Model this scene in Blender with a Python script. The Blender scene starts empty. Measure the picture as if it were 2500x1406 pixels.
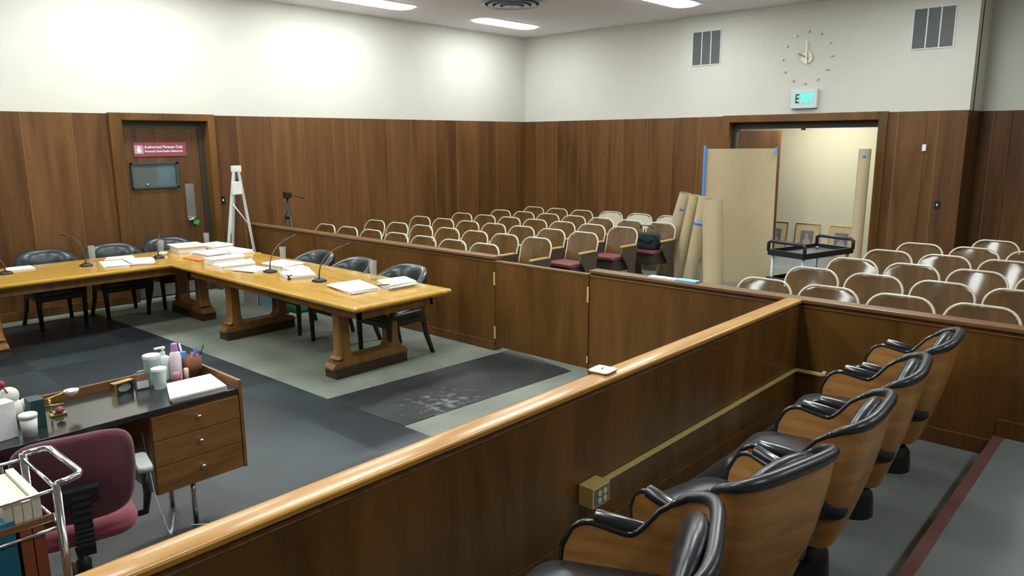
import bpy, bmesh, math, random
from mathutils import Vector, Matrix
random.seed(7)
C = bpy.context.scene.collection
S = bpy.context.scene
PI = math.pi
R = math.radians
# ------------------------------------------------------------------ camera, world, exposure
F, CX, CY = 1816.12, 1250.0, 703.0
YAW, PITCH, ROLL, H = 0.7386533, 0.19640097, -0.00577783, 2.05
_f = Vector((math.cos(YAW)*math.cos(PITCH), math.sin(YAW)*math.cos(PITCH), -math.sin(PITCH)))
_r = Vector((math.sin(YAW), -math.cos(YAW), 0)); _u = _r.cross(_f)
RT = _r*math.cos(ROLL) + _u*math.sin(ROLL); UP = RT.cross(_f)
cd = bpy.data.cameras.new('camera'); cam = bpy.data.objects.new('camera', cd); C.objects.link(cam)
cd.sensor_width = 36; cd.lens = F/2500*36; cd.clip_start = .05; cd.clip_end = 100
m = Matrix((RT, UP, -_f)).transposed().to_4x4(); m.translation = (0, 0, H); cam.matrix_world = m
S.camera = cam
w = bpy.data.worlds.new('world'); S.world = w; w.use_nodes = True
w.node_tree.nodes['Background'].inputs[0].default_value = (.8, .86, 1, 1)
w.node_tree.nodes['Background'].inputs[1].default_value = .05
S.view_settings.view_transform = 'Standard'; S.view_settings.look = 'None'
S.view_settings.exposure = 0.95; S.view_settings.gamma = 1; S.view_settings.use_curve_mapping = False
LAMP = 13.5          # emission strength of the ceiling lights
LAMP_COL = (.93, 1, .97)
CEIL = 4.0

def at(px, py, z=None, X=None, Y=None):
    """a point of the photograph on the plane of a given height, X or Y"""
    d = _f*F + RT*(px-CX) - UP*(py-CY)
    t = (z-H)/d.z if z is not None else (X/d.x if X is not None else Y/d.y)
    return Vector((0, 0, H)) + d*t

# ------------------------------------------------------------------ materials
MATS = {}
def newmat(name):
    mt = bpy.data.materials.new(name); mt.use_nodes = True
    nt = mt.node_tree; b = nt.nodes['Principled BSDF']
    return mt, nt, b
def plain(name, col, rough=.5, metal=0, spec=.5, coat=0, noise=0, nscale=30, bump=0, trans=0, emit=None, es=0, alpha=1, coat_r=.1, ior=1.45, sheen=0):
    if name in MATS: return MATS[name]
    mt, nt, b = newmat(name)
    b.inputs['Base Color'].default_value = (*col, 1); b.inputs['Roughness'].default_value = rough
    b.inputs['Metallic'].default_value = metal; b.inputs['Specular IOR Level'].default_value = spec
    b.inputs['Coat Weight'].default_value = coat; b.inputs['Coat Roughness'].default_value = coat_r
    b.inputs['Transmission Weight'].default_value = trans; b.inputs['IOR'].default_value = ior
    b.inputs['Sheen Weight'].default_value = sheen; b.inputs['Alpha'].default_value = alpha
    if emit: b.inputs['Emission Color'].default_value = (*emit, 1); b.inputs['Emission Strength'].default_value = es
    if noise or bump:
        tc = nt.nodes.new('ShaderNodeTexCoord'); n = nt.nodes.new('ShaderNodeTexNoise')
        n.inputs['Scale'].default_value = nscale; n.inputs['Detail'].default_value = 6
        nt.links.new(tc.outputs['Object'], n.inputs['Vector'])
        if noise:
            mx = nt.nodes.new('ShaderNodeMix'); mx.data_type = 'RGBA'
            mx.inputs[6].default_value = (*[c*(1-noise) for c in col], 1)
            mx.inputs[7].default_value = (*[min(1, c*(1+noise)) for c in col], 1)
            nt.links.new(n.outputs[0], mx.inputs[0]); nt.links.new(mx.outputs[2], b.inputs['Base Color'])
        if bump:
            bp = nt.nodes.new('ShaderNodeBump'); bp.inputs['Strength'].default_value = bump; bp.inputs['Distance'].default_value = .01
            nt.links.new(n.outputs[0], bp.inputs['Height']); nt.links.new(bp.outputs[0], b.inputs['Normal'])
    MATS[name] = mt
    return mt
def wood(name, c1, c2, rough=.35, sc=(9, 9, .7), coat=0, coat_r=.15, board=None, bump=.03, spec=.5):
    """grain stretched along the axis with the small scale; board = (axis, offset, pitch) varies tone board by board"""
    if name in MATS: return MATS[name]
    mt, nt, b = newmat(name); L = nt.links; N = nt.nodes
    tc = N.new('ShaderNodeTexCoord'); mp = N.new('ShaderNodeMapping'); mp.inputs['Scale'].default_value = sc
    L.new(tc.outputs['Object'], mp.inputs['Vector'])
    n = N.new('ShaderNodeTexNoise'); n.inputs['Scale'].default_value = 1; n.inputs['Detail'].default_value = 7; n.inputs['Distortion'].default_value = .8
    n2 = N.new('ShaderNodeTexNoise'); n2.inputs['Scale'].default_value = 7; n2.inputs['Detail'].default_value = 3
    L.new(mp.outputs[0], n.inputs['Vector']); L.new(mp.outputs[0], n2.inputs['Vector'])
    ad = N.new('ShaderNodeMath'); ad.operation = 'MULTIPLY_ADD'; ad.inputs[1].default_value = .28; L.new(n2.outputs[0], ad.inputs[0]); L.new(n.outputs[0], ad.inputs[2])
    fac = ad.outputs[0]
    if board:
        sx = N.new('ShaderNodeSeparateXYZ'); L.new(tc.outputs['Object'], sx.inputs[0])
        s = N.new('ShaderNodeMath'); s.operation = 'SUBTRACT'; s.inputs[1].default_value = board[1]; L.new(sx.outputs[board[0]], s.inputs[0])
        d = N.new('ShaderNodeMath'); d.operation = 'DIVIDE'; d.inputs[1].default_value = board[2]; L.new(s.outputs[0], d.inputs[0])
        fl = N.new('ShaderNodeMath'); fl.operation = 'FLOOR'; L.new(d.outputs[0], fl.inputs[0])
        wn = N.new('ShaderNodeTexWhiteNoise'); wn.noise_dimensions = '1D'; L.new(fl.outputs[0], wn.inputs['W'])
        a2 = N.new('ShaderNodeMath'); a2.operation = 'MULTIPLY_ADD'; a2.inputs[1].default_value = .34; L.new(wn.outputs[0], a2.inputs[0])
        a3 = N.new('ShaderNodeMath'); a3.operation = 'SUBTRACT'; a3.inputs[1].default_value = .17
        L.new(fac, a3.inputs[0]); L.new(a3.outputs[0], a2.inputs[2]); fac = a2.outputs[0]
    cr = N.new('ShaderNodeValToRGB'); cr.color_ramp.elements[0].position = .38; cr.color_ramp.elements[1].position = .88
    cr.color_ramp.elements[0].color = (*c1, 1); cr.color_ramp.elements[1].color = (*c2, 1)
    L.new(fac, cr.inputs[0]); L.new(cr.outputs[0], b.inputs['Base Color'])
    if board:
        fr_ = N.new('ShaderNodeMath'); fr_.operation = 'FRACT'; L.new(d.outputs[0], fr_.inputs[0])
        lt = N.new('ShaderNodeMath'); lt.operation = 'LESS_THAN'; lt.inputs[1].default_value = .026; L.new(fr_.outputs[0], lt.inputs[0])
        mx = N.new('ShaderNodeMix'); mx.data_type = 'RGBA'; mx.inputs[7].default_value = (.20, .098, .036, 1)
        L.new(lt.outputs[0], mx.inputs[0]); L.new(cr.outputs[0], mx.inputs[6]); L.new(mx.outputs[2], b.inputs['Base Color'])
    bp = N.new('ShaderNodeBump'); bp.inputs['Strength'].default_value = bump; bp.inputs['Distance'].default_value = .01
    L.new(n2.outputs[0], bp.inputs['Height']); L.new(bp.outputs[0], b.inputs['Normal'])
    b.inputs['Roughness'].default_value = rough; b.inputs['Coat Weight'].default_value = coat; b.inputs['Coat Roughness'].default_value = coat_r
    b.inputs['Specular IOR Level'].default_value = spec
    MATS[name] = mt
    return mt

M_wall = plain('warm_white_paint', (.62, .605, .545), .85, noise=.03, nscale=3)
M_ceil = plain('ceiling_paint', (.90, .89, .96), .9, noise=.02, nscale=4)
W1, W2 = (.078, .033, .011), (.175, .080, .026)
M_panelA = wood('walnut_panelling_side', W1, W2, .42, (7, 7, .55), spec=.28, board=(0, 2.655, .527))
M_panelB = wood('walnut_panelling_end', W1, W2, .42, (7, 7, .55), spec=.28, board=(1, 6.655-.505*8, .505))
M_rail = wood('walnut_rail_panel', (.074, .031, .007), (.185, .083, .018), .34, (4, 4, .6), coat=.15, coat_r=.2, spec=.35)
M_cap = wood('worn_varnished_rail_cap', (.36, .155, .022), (.58, .29, .055), .32, (.9, 14, 14), coat=.4, coat_r=.14, spec=.35)
M_cap2 = wood('varnished_partition_cap', (.12, .052, .02), (.26, .125, .05), .32, (14, .9, 14), coat=.3, coat_r=.25)
M_oakY = wood('golden_oak_table_top', (.44, .225, .028), (.66, .38, .062), .25, (12, .8, 12), coat=.6, coat_r=.12)
M_oakX = wood('golden_oak_table_top_cross', (.44, .225, .028), (.66, .38, .062), .25, (.8, 12, 12), coat=.6, coat_r=.12)
M_oakdark = wood('aged_oak_frame', (.15, .062, .013), (.32, .145, .033), .4, (9, 9, 1), coat=.2)
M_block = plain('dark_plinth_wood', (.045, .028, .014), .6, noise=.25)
M_seat = wood('varnished_plywood_seat', (.060, .029, .008), (.150, .078, .022), .40, (5, 5, 1.2), coat=.75, coat_r=.07, bump=.02, spec=.15)
M_veneer = wood('walnut_veneer_shell', (.25, .105, .024), (.46, .22, .06), .38, (3, 3, 22), coat=.15)
M_deskw = wood('walnut_desk_drawers', (.13, .055, .016), (.27, .125, .04), .38, (1.3, 9, 12), coat=.1)
M_cream = plain('cream_enamel_rim', (.56, .53, .42), .35, coat=.3)
M_creamp = plain('cream_plastic', (.50, .46, .35), .45)
M_dkmetal = plain('brown_metal', (.045, .035, .026), .5, noise=.1)
M_standard = plain('brown_enamel_standard', (.075, .052, .034), .55, noise=.1)
M_armwood = plain('pale_armrest_wood', (.55, .40, .14), .35, coat=.3)
M_maroon = plain('maroon_vinyl', (.20, .055, .065), .45, noise=.15)
M_leather = plain('black_leather', (.019, .022, .027), .30, noise=.2, nscale=25, bump=.10, coat=.25, coat_r=.3)
M_leatherg = plain('dark_green_leather', (.013, .022, .026), .27, noise=.2, nscale=25, bump=.06, coat=.35, coat_r=.25)
M_black = plain('black_plastic', (.014, .016, .018), .35)
M_blackm = plain('black_enamel_tube', (.016, .017, .020), .25, coat=.5)
M_darkleg = plain('ebonised_wood', (.025, .018, .013), .4)
M_chrome = plain('chrome', (.72, .73, .76), .14, metal=1)
M_steel = plain('brushed_steel', (.42, .43, .43), .38, metal=1)
M_brass = plain('brass_trunking', (.80, .60, .22), .38, metal=.1, coat=.2)
M_brassm = plain('polished_brass', (.60, .42, .13), .25, metal=1)
M_ivory = plain('ivory_plastic', (.66, .62, .44), .4)
M_paper = plain('white_paper', (.80, .80, .76), .75)
M_paper2 = plain('cream_paper', (.78, .75, .62), .75)
M_grille = plain('grey_grille', (.17, .19, .18), .5)
M_grilleb = plain('dark_duct', (.08, .085, .08), .8)
M_card = plain('kraft_cardboard', (.50, .395, .245), .8, noise=.08, nscale=5)
M_tape = plain('blue_masking_tape', (.10, .28, .80), .6)
M_maroonf = plain('burgundy_fabric', (.115, .026, .040), .9, noise=.12, nscale=120, bump=.15, sheen=.3)
M_redf = plain('rose_fabric', (.27, .055, .075), .9, noise=.12, nscale=120, bump=.15, sheen=.3)
M_white = plain('white_plastic', (.78, .79, .78), .4)
M_glass = plain('clear_glass', (.92, .94, .94), .08, trans=.88, ior=1.35)
M_hallwall = plain('cream_hall_paint', (.66, .62, .46), .85, noise=.02, nscale=2)
M_lamp = plain('lit_diffuser', (1, 1, 1), .5, emit=LAMP_COL, es=LAMP)
M_green = plain('lit_green_letter', (.1, .8, .5), .5, emit=(.04, .80, .38), es=.75)
M_signglow = plain('lit_sign_panel', (.25, .42, .38), .5, emit=(.16, .62, .45), es=.30)
M_signframe = plain('pale_grey_housing', (.62, .66, .70), .45)
M_signred = plain('rose_sign', (.27, .055, .085), .5)
M_signpink = plain('pink_print', (.55, .30, .36), .5)
M_teal = plain('teal_folder', (.02, .17, .30), .5, noise=.1)
M_rust = plain('rust_folder', (.30, .085, .04), .6, noise=.1)
M_orange = plain('orange_folder', (.62, .20, .06), .6)
M_redcarpet = plain('red_edging', (.13, .048, .04), .7, noise=.25, nscale=60)
M_doorwood = wood('walnut_door', (.072, .031, .012), (.15, .070, .026), .42, (7, 7, .5), spec=.3)

def carpet(name, c1, c2, rough=.95, sc=1.6, spec=.2, speck=.25):
    mt, nt, b = newmat(name); N = nt.nodes; L = nt.links
    tc = N.new('ShaderNodeTexCoord'); n = N.new('ShaderNodeTexNoise'); n.inputs['Scale'].default_value = sc; n.inputs['Detail'].default_value = 5
    f = N.new('ShaderNodeTexNoise'); f.inputs['Scale'].default_value = 130; f.inputs['Detail'].default_value = 3
    L.new(tc.outputs['Object'], n.inputs['Vector']); L.new(tc.outputs['Object'], f.inputs['Vector'])
    ad = N.new('ShaderNodeMath'); ad.operation = 'MULTIPLY_ADD'; ad.inputs[1].default_value = speck*2; L.new(f.outputs[0], ad.inputs[0]); L.new(n.outputs[0], ad.inputs[2])
    cr = N.new('ShaderNodeValToRGB'); cr.color_ramp.elements[0].position = .45; cr.color_ramp.elements[1].position = .95
    cr.color_ramp.elements[0].color = (*c1, 1); cr.color_ramp.elements[1].color = (*c2, 1)
    L.new(ad.outputs[0], cr.inputs[0]); L.new(cr.outputs[0], b.inputs['Base Color'])
    b.inputs['Roughness'].default_value = rough; b.inputs['Specular IOR Level'].default_value = spec
    bp = N.new('ShaderNodeBump'); bp.inputs['Strength'].default_value = .25; bp.inputs['Distance'].default_value = .005
    L.new(f.outputs[0], bp.inputs['Height']); L.new(bp.outputs[0], b.inputs['Normal'])
    MATS[name] = mt
    return mt
M_carpet = carpet('light_grey_carpet', (.125, .14, .12), (.25, .27, .23))
M_jcarpet = carpet('speckled_grey_carpet', (.038, .047, .047), (.165, .18, .17), speck=.65)
M_dark = carpet('dark_slate_flooring', (.018, .025, .030), (.052, .066, .074), .40, 1.1, .45, .1)
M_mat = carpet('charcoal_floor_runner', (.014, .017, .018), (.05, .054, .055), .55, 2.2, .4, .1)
def tweak(mt, scuff_shine=None, checker=None):
    nt = mt.node_tree; N = nt.nodes; L = nt.links; b = N['Principled BSDF']; src = b.inputs['Base Color'].links[0].from_socket; tc = N.new('ShaderNodeTexCoord')
    mx = N.new('ShaderNodeMix'); mx.data_type = 'RGBA'; L.new(src, mx.inputs[6])
    if scuff_shine:                       # pale patch: scuffing and floor shine painted into the runner colour
        vm = N.new('ShaderNodeVectorMath'); vm.operation = 'DISTANCE'; vm.inputs[1].default_value = (*scuff_shine, 0); L.new(tc.outputs['Object'], vm.inputs[0])
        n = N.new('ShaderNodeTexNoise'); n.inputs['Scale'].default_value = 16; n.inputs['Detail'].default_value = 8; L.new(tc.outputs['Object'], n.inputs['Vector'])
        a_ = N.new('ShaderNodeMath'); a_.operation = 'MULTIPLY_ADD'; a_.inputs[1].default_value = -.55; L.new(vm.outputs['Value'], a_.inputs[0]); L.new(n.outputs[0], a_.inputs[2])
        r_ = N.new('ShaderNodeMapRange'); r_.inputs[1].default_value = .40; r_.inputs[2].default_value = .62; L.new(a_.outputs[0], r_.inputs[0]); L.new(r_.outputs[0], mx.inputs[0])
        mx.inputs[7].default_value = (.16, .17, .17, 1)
    else:
        ck_ = N.new('ShaderNodeTexChecker'); ck_.inputs['Scale'].default_value = checker; ck_.inputs[1].default_value = (.55, .55, .55, 1); ck_.inputs[2].default_value = (0, 0, 0, 1)
        L.new(tc.outputs['Object'], ck_.inputs['Vector']); L.new(ck_.outputs[1], mx.inputs[0]); mx.inputs[7].default_value = (.020, .026, .032, 1)
    L.new(mx.outputs[2], b.inputs['Base Color'])
_s = at(1092, 984, z=0); tweak(M_mat, scuff_shine=(_s.x, _s.y)); tweak(M_dark, checker=1.05)
M_hallfloor = carpet('grey_hall_floor', (.17, .18, .19), (.24, .25, .26), .7, 1)

# ------------------------------------------------------------------ mesh helpers
class MB:
    def __init__(s): s.b = bmesh.new(); s.T = Matrix.Identity(4)
    def _v(s, p): return s.b.verts.new(s.T @ Vector(p))
    def box(s, x0, x1, y0, y1, z0, z1, bev=0, rot=None):
        nb = bmesh.new(); bmesh.ops.create_cube(nb, size=1)
        for v in nb.verts: v.co = Vector(((x0+x1)/2+v.co.x*(x1-x0), (y0+y1)/2+v.co.y*(y1-y0), (z0+z1)/2+v.co.z*(z1-z0)))
        if bev: bmesh.ops.bevel(nb, geom=nb.edges[:], offset=bev, segments=2, affect='EDGES', profile=.6)
        s._merge(nb, rot); return s
    def _merge(s, nb, rot=None):
        mp = {}
        T = s.T @ rot if rot is not None else s.T
        for v in nb.verts: mp[v] = s.b.verts.new(T @ v.co)
        for f in nb.faces:
            try: g = s.b.faces.new([mp[v] for v in f.verts]); g.smooth = f.smooth
            except ValueError: pass
        nb.free()
    def ring(s, pts): return [s._v(p) for p in pts]
    def loft(s, rings, closed=True, caps=True, loop=False, smooth=True):
        rs = [s.ring(r) for r in rings]; n = len(rs[0])
        pairs = list(zip(rs, rs[1:])) + ([(rs[-1], rs[0])] if loop else [])
        for a, b in pairs:
            for i in range(n if closed else n-1):
                j = (i+1) % n
                f = s.b.faces.new([a[i], a[j], b[j], b[i]]); f.smooth = smooth
        if caps and not loop and closed:
            for r in (rs[0][::-1], rs[-1]):
                try: s.b.faces.new(r)
                except ValueError: pass
        return s
    def tube(s, pts, r, n=8, loop=False, smooth=True):
        P = [Vector(p) for p in pts]; rings = []; m = len(P); nrm = None
        for i, p in enumerate(P):
            a = P[(i-1) % m] if (loop or i > 0) else p; b = P[(i+1) % m] if (loop or i < m-1) else p
            t = (b-a).normalized()
            if nrm is None:
                nrm = t.cross(Vector((0, 0, 1)));
                if nrm.length < .1: nrm = t.cross(Vector((1, 0, 0)))
                nrm.normalize()
            else: nrm = (nrm - t*nrm.dot(t)).normalized()
            bn = t.cross(nrm); rr = r[i] if isinstance(r, (list, tuple)) else r
            rings.append([p + nrm*math.cos(2*PI*k/n)*rr + bn*math.sin(2*PI*k/n)*rr for k in range(n)])
        return s.loft(rings, loop=loop, smooth=smooth)
    def cyl(s, p0, p1, r0, r1=None, n=16): return s.tube([p0, p1], [r0, r1 if r1 is not None else r0], n)
    def lathe(s, prof, c=(0, 0, 0), n=20, caps=True):
        return s.loft([[(c[0]+r*math.cos(2*PI*k/n), c[1]+r*math.sin(2*PI*k/n), c[2]+z) for k in range(n)] for r, z in prof], caps=caps)
    def prism(s, poly, z0, z1, smooth=False):
        return s.loft([[(x, y, z0) for x, y in poly], [(x, y, z1) for x, y in poly]], smooth=smooth)
    def slab(s, front, back):
        """two grids of points -> closed curved panel"""
        A = [s.ring(r) for r in front]; B = [s.ring(r) for r in back]; h, w_ = len(A), len(A[0])
        for i in range(h-1):
            for j in range(w_-1):
                f = s.b.faces.new([A[i][j], A[i][j+1], A[i+1][j+1], A[i+1][j]]); f.smooth = True
                f = s.b.faces.new([B[i][j], B[i+1][j], B[i+1][j+1], B[i][j+1]]); f.smooth = True
        e = [(0, j) for j in range(w_)] + [(i, w_-1) for i in range(1, h)] + [(h-1, j) for j in range(w_-2, -1, -1)] + [(i, 0) for i in range(h-2, 0, -1)]
        for k in range(len(e)):
            a, b = e[k], e[(k+1) % len(e)]
            s.b.faces.new([A[a[0]][a[1]], B[a[0]][a[1]], B[b[0]][b[1]], A[b[0]][b[1]]])
        return s
    def build(s, name, mat, parent=None):
        bmesh.ops.recalc_face_normals(s.b, faces=s.b.faces[:])
        me = bpy.data.meshes.new(name); s.b.to_mesh(me); s.b.free(); me.materials.append(mat)
        o = bpy.data.objects.new(name, me); C.objects.link(o)
        if parent is not None: o.parent = parent
        return o
def smooth_by(o, ang=40):
    me = o.data; me.polygons.foreach_set('use_smooth', [True]*len(me.polygons))
    me.set_sharp_from_angle(angle=R(ang)); return o
def tag(o, label=None, cat=None, group=None, kind=None):
    for k, v in (('label', label), ('category', cat), ('group', group), ('kind', kind)):
        if v: o[k] = v
    return o
def empty(name, loc=(0, 0, 0), rz=0):
    o = bpy.data.objects.new(name, None); C.objects.link(o); o.location = loc; o.rotation_euler = (0, 0, rz); o.empty_display_size = .1
    return o
def struct(o): o['kind'] = 'structure'; return o
def copy_tree(o, parent=None):
    kids = [c for c in o.children]
    c = o.copy(); C.objects.link(c)
    if parent is not None: c.parent = parent
    for k in kids: copy_tree(k, c)
    return c
def place(o, loc, rz=0): o.location = loc; o.rotation_euler = (0, 0, rz); return o
def arc(cx, cy, r, a0, a1, n): return [(cx+r*math.cos(a0+(a1-a0)*k/n), cy+r*math.sin(a0+(a1-a0)*k/n)) for k in range(n+1)]
def rrect(x0, x1, y0, y1, r, n=5):
    return arc(x1-r, y0+r, r, -PI/2, 0, n)+arc(x1-r, y1-r, r, 0, PI/2, n)+arc(x0+r, y1-r, r, PI/2, PI, n)+arc(x0+r, y0+r, r, PI, 1.5*PI, n)
def text_mesh(body, size, mat, parent, name, M, ext=.002, sx=1.0, bold=0):
    cu = bpy.data.curves.new(name, 'FONT'); cu.body = body; cu.size = size; cu.extrude = ext; cu.align_x = 'LEFT'; cu.offset = bold
    t = bpy.data.objects.new(name+'_tmp', cu); C.objects.link(t)
    dg = bpy.context.evaluated_depsgraph_get(); me = bpy.data.meshes.new_from_object(t.evaluated_get(dg))
    bpy.data.objects.remove(t); me.name = name
    me.transform(Matrix.Diagonal((sx, 1, 1, 1))); me.transform(M); me.materials.clear(); me.materials.append(mat)
    o = bpy.data.objects.new(name, me); C.objects.link(o); o.parent = parent
    return o

# ------------------------------------------------------------------ room shell
XB = 11.348; YA = 10.0; PT = 2.40     # end wall, side wall, top of panelling
XR = 12.05                            # recessed wall right of the exit block
X0, Y0 = -3.5, -3.2
def boards(mb, axis, fixed, a0, a1, z0, z1, off, pitch, thick, sign):
    k = math.floor((a0-off)/pitch)
    while off+k*pitch < a1-1e-4:
        p, q = max(a0, off+k*pitch), min(a1, off+(k+1)*pitch)
        if q-p > .02:
            lo, hi = (fixed, fixed+thick) if sign > 0 else (fixed-thick, fixed)
            if axis == 0: mb.box(p+.001, q-.001, lo, hi, z0, z1, .004)
            else: mb.box(lo, hi, p+.001, q-.001, z0, z1, .004)
        k += 1
# floors
fl = MB(); fl.box(X0, XR+.2, Y0, YA+.2, -.12, 0); struct(fl.build('floor', M_carpet))
def poly_floor(name, pts, z, mat, t=.004):
    f = MB(); f.prism([(p[0], p[1]) for p in pts], z, z+t); return struct(f.build(name, mat))
fq = lambda x, y: tuple(at(x, y, z=0))[:2]
e0, e1, e2, e3 = fq(364, 812), fq(800, 975), fq(985, 1041), fq(1047, 1064)
poly_floor('floor_dark_flooring', [(-1.2, 1.98), (3.30, 1.98), e3, e2, e1, e0, (3.12, 9.72), (-1.2, 9.72)], 0, M_dark)
r1, r2 = fq(1251, 853), fq(1394, 906)
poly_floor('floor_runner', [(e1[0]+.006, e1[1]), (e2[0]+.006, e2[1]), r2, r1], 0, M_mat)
# jury box platforms
JZ, TZ = .126, .26
j = MB(); j.box(-2, 5.149, .70, 1.93, 0, JZ); struct(j.build('floor_jury_lower', M_jcarpet))
j = MB(); j.box(-2, 5.149, Y0+.1, .699, 0, TZ); struct(j.build('floor_jury_upper', M_jcarpet))
j = MB(); j.box(-2, 5.14, .655, .712, TZ-.03, TZ+.004, .003); struct(j.build('trim_1', M_redcarpet))
j = MB(); j.box(-2, 5.148, .7, .715, JZ, TZ-.03); struct(j.build('trim_2', M_rail))
# wall with the side door (Y = 10)
DX0, DX1, DH = 3.75, 4.85, 2.32
g = MB(); g.box(X0, XR+.2, YA+.02, YA+.2, PT, CEIL+.05); struct(g.build('wall_side', M_wall))
g = MB(); boards(g, 0, YA, X0, 3.60, 0, PT, 2.655, .527, .19, 1); boards(g, 0, YA, 4.95, XB+.06, 0, PT, 2.655, .527, .19, 1)
struct(g.build('wall_side_panelling', M_panelA))
g = MB(); g.box(X0, 3.6, YA-.018, YA-.001, 0, .11, .005); g.box(4.95, XB, YA-.018, YA-.001, 0, .11, .005); struct(g.build('baseboard_side', M_rail))
# end wall (X = 11.348), left part set back slightly, exit block in front
XL = XB+.05
EY0, EY1, EH = 3.37, 5.60, 2.30
g = MB(); g.box(XL+.02, XL+.2, 6.55, YA+.1, PT, CEIL+.05); g.box(XB+.015, XL+.2, 2.28, 6.55, PT, CEIL+.05)
g.box(XR, XR+.2, Y0, 2.28, PT, CEIL+.05); g.box(XB+.2, XR+.1, 2.28, 2.5, PT, CEIL+.05); struct(g.build('wall_end', M_wall))
g = MB(); boards(g, 1, XL, 6.552, YA, 0, PT, 6.655-.505*8, .505, .19, 1)
boards(g, 1, XB, EY1+.10, 6.55, 0, PT, 6.14, .52, .2, 1); boards(g, 1, XB, 2.28, EY0-.10, 0, PT, 2.76-.52, .52, .2, 1)
boards(g, 1, XR-.02, Y0, 2.275, 0, PT, 1.9-.505*11, .505, .19, 1); g.box(XB+.2, XR+.02, 2.276, 2.5, 0, PT)
struct(g.build('wall_end_panelling', M_panelB))
g = MB(); g.box(XL-.018, XL-.001, 6.56, YA-.02, 0, .11, .005); g.box(XB-.018, XB-.001, 2.28, EY0-.12, 0, .11, .005); g.box(XB-.018, XB-.001, EY1+.12, 6.55, 0, .11, .005)
struct(g.build('baseboard_end', M_rail))
# walls behind and beside the camera
g = MB(); g.box(X0-.2, XR+.2, Y0-.2, Y0, PT, CEIL+.05); g.box(X0-.2, X0, Y0, YA+.2, PT, CEIL+.05); struct(g.build('wall_rear', M_wall))
g = MB(); g.box(X0-.2, XR+.2, Y0-.18, Y0+.02, 0, PT); g.box(X0-.18, X0+.02, Y0+.02, YA, 0, PT); struct(g.build('wall_rear_panelling', M_panelA))
ROWS = {9.03: [(9.07, 10.52), (5.75, 7.70), (2.9, 4.85), (-.2, 1.75), (-3.2, -1.4)], 5.90: [(9.0, 10.47), (6.0, 8.1), (3.0, 5.1), (0, 2.1), (-3.0, -.9)],  # out-of-frame fixtures are lengthened for seat-back streaks and even wall light
        2.70: [(8.6, 10.2), (6.0, 8.1), (3.0, 5.1), (0, 2.1)], -1.60: [(8.8, 10.2), (4.9, 6.3), (1.3, 2.7)]}  # unseen row over the jury upper tier is added to brighten the rail face
g = MB(); ye = Y0-.2
for yc in sorted(ROWS):
    g.box(X0-.2, XR+.3, ye, yc-.22, CEIL, CEIL+.2); ye = yc+.22; xe = X0-.2
    for x0, x1 in sorted(ROWS[yc]): g.box(xe, x0, yc-.22, yc+.22, CEIL, CEIL+.2); xe = x1
    g.box(xe, XR+.3, yc-.22, yc+.22, CEIL, CEIL+.2)
g.box(X0-.2, XR+.3, ye, YA+.2, CEIL, CEIL+.2); g.box(X0-.2, XR+.3, Y0-.2, YA+.2, CEIL+.2, CEIL+.25)
struct(g.build('ceiling', M_ceil))

# side door (door_1)
d = empty('door_1', (DX0, YA, 0)); struct(d)
a = MB(); a.box(-.15, 0, -.045, .12, 0, PT+.012, .008); a.box(DX1-DX0, DX1-DX0+.1, -.045, .12, 0, PT+.012, .008); a.box(0, DX1-DX0, -.045, .12, DH, PT+.012, .008)
a.build('door_casing', M_rail, d)
a = MB(); a.box(.0, 1.1, .12, .16, 2.22, DH); a.box(0, .06, .10, .16, 0, 2.22); a.box(1.02, 1.1, .10, .16, 0, 2.22); a.build('door_frame', M_dkmetal, d)
leaf = MB(); leaf.box(.06, 1.02, .12, .165, .012, 2.22, .003); leaf = leaf.build('door_leaf', M_doorwood, d)
a = MB(); a.box(.02, .80, .105, .119, .02, .20, .002); a.build('kick_plate', M_steel, d)
a = MB(); a.box(.785, .905, .11, .12, 1.03, 1.49, .002); pl = a.build('push_plate', M_steel, d)
a = MB(); a.tube([(.87, .10, 1.02), (.87, .05, 1.02), (.80, .04, 1.015), (.76, .045, 1.01)], .014, 8); a.lathe([(.032, 0), (.032, .02)], (.87, .10, 1.01), 14); a.build('door_handle', M_chrome, d)
a = MB(); a.box(-.03, .045, -.004, 0, -.07, 0, .002, Matrix.Translation((.875, .046, 1.01)) @ Matrix.Rotation(.35, 4, 'Y')); a.build('green_tag', plain('green_card', (.05, .30, .07), .6), d)
a = MB(); a.box(.02, .04, .09, .12, 1.02, 1.10, .002); a.build('hinge', M_black, d)
# small window with a cover in the door
a = MB(); x0, x1, z0, z1 = .10, .71, 1.45, 1.79
a.box(x0, x1, .09, .12, z1-.03, z1, .003); a.box(x0, x1, .09, .12, z0, z0+.025, .003); a.box(x0, x0+.022, .09, .12, z0, z1, .003); a.box(x1-.035, x1, .09, .12, z0, z1, .003)
wf = a.build('window_frame', plain('dark_green_metal', (.030, .055, .050), .5), d)
a = MB(); a.box(x0+.02, x0+.33, .108, .118, z0+.02, z1-.03); a.build('window_cover', plain('slate_sheet', (.085, .10, .095), .5), wf)
a = MB(); a.box(x0+.33, x1-.03, .110, .118, z0+.02, z1-.03); a.build('window_pane', plain('smoky_pane', (.10, .15, .17), .18, coat=.4, noise=.35, nscale=5), wf)
a = MB(); a.lathe([(.012, -.012), (.014, 0), (.012, .012)], (x0+.19, .10, z0+.055), 10); a.build('knob', M_chrome, wf)
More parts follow.
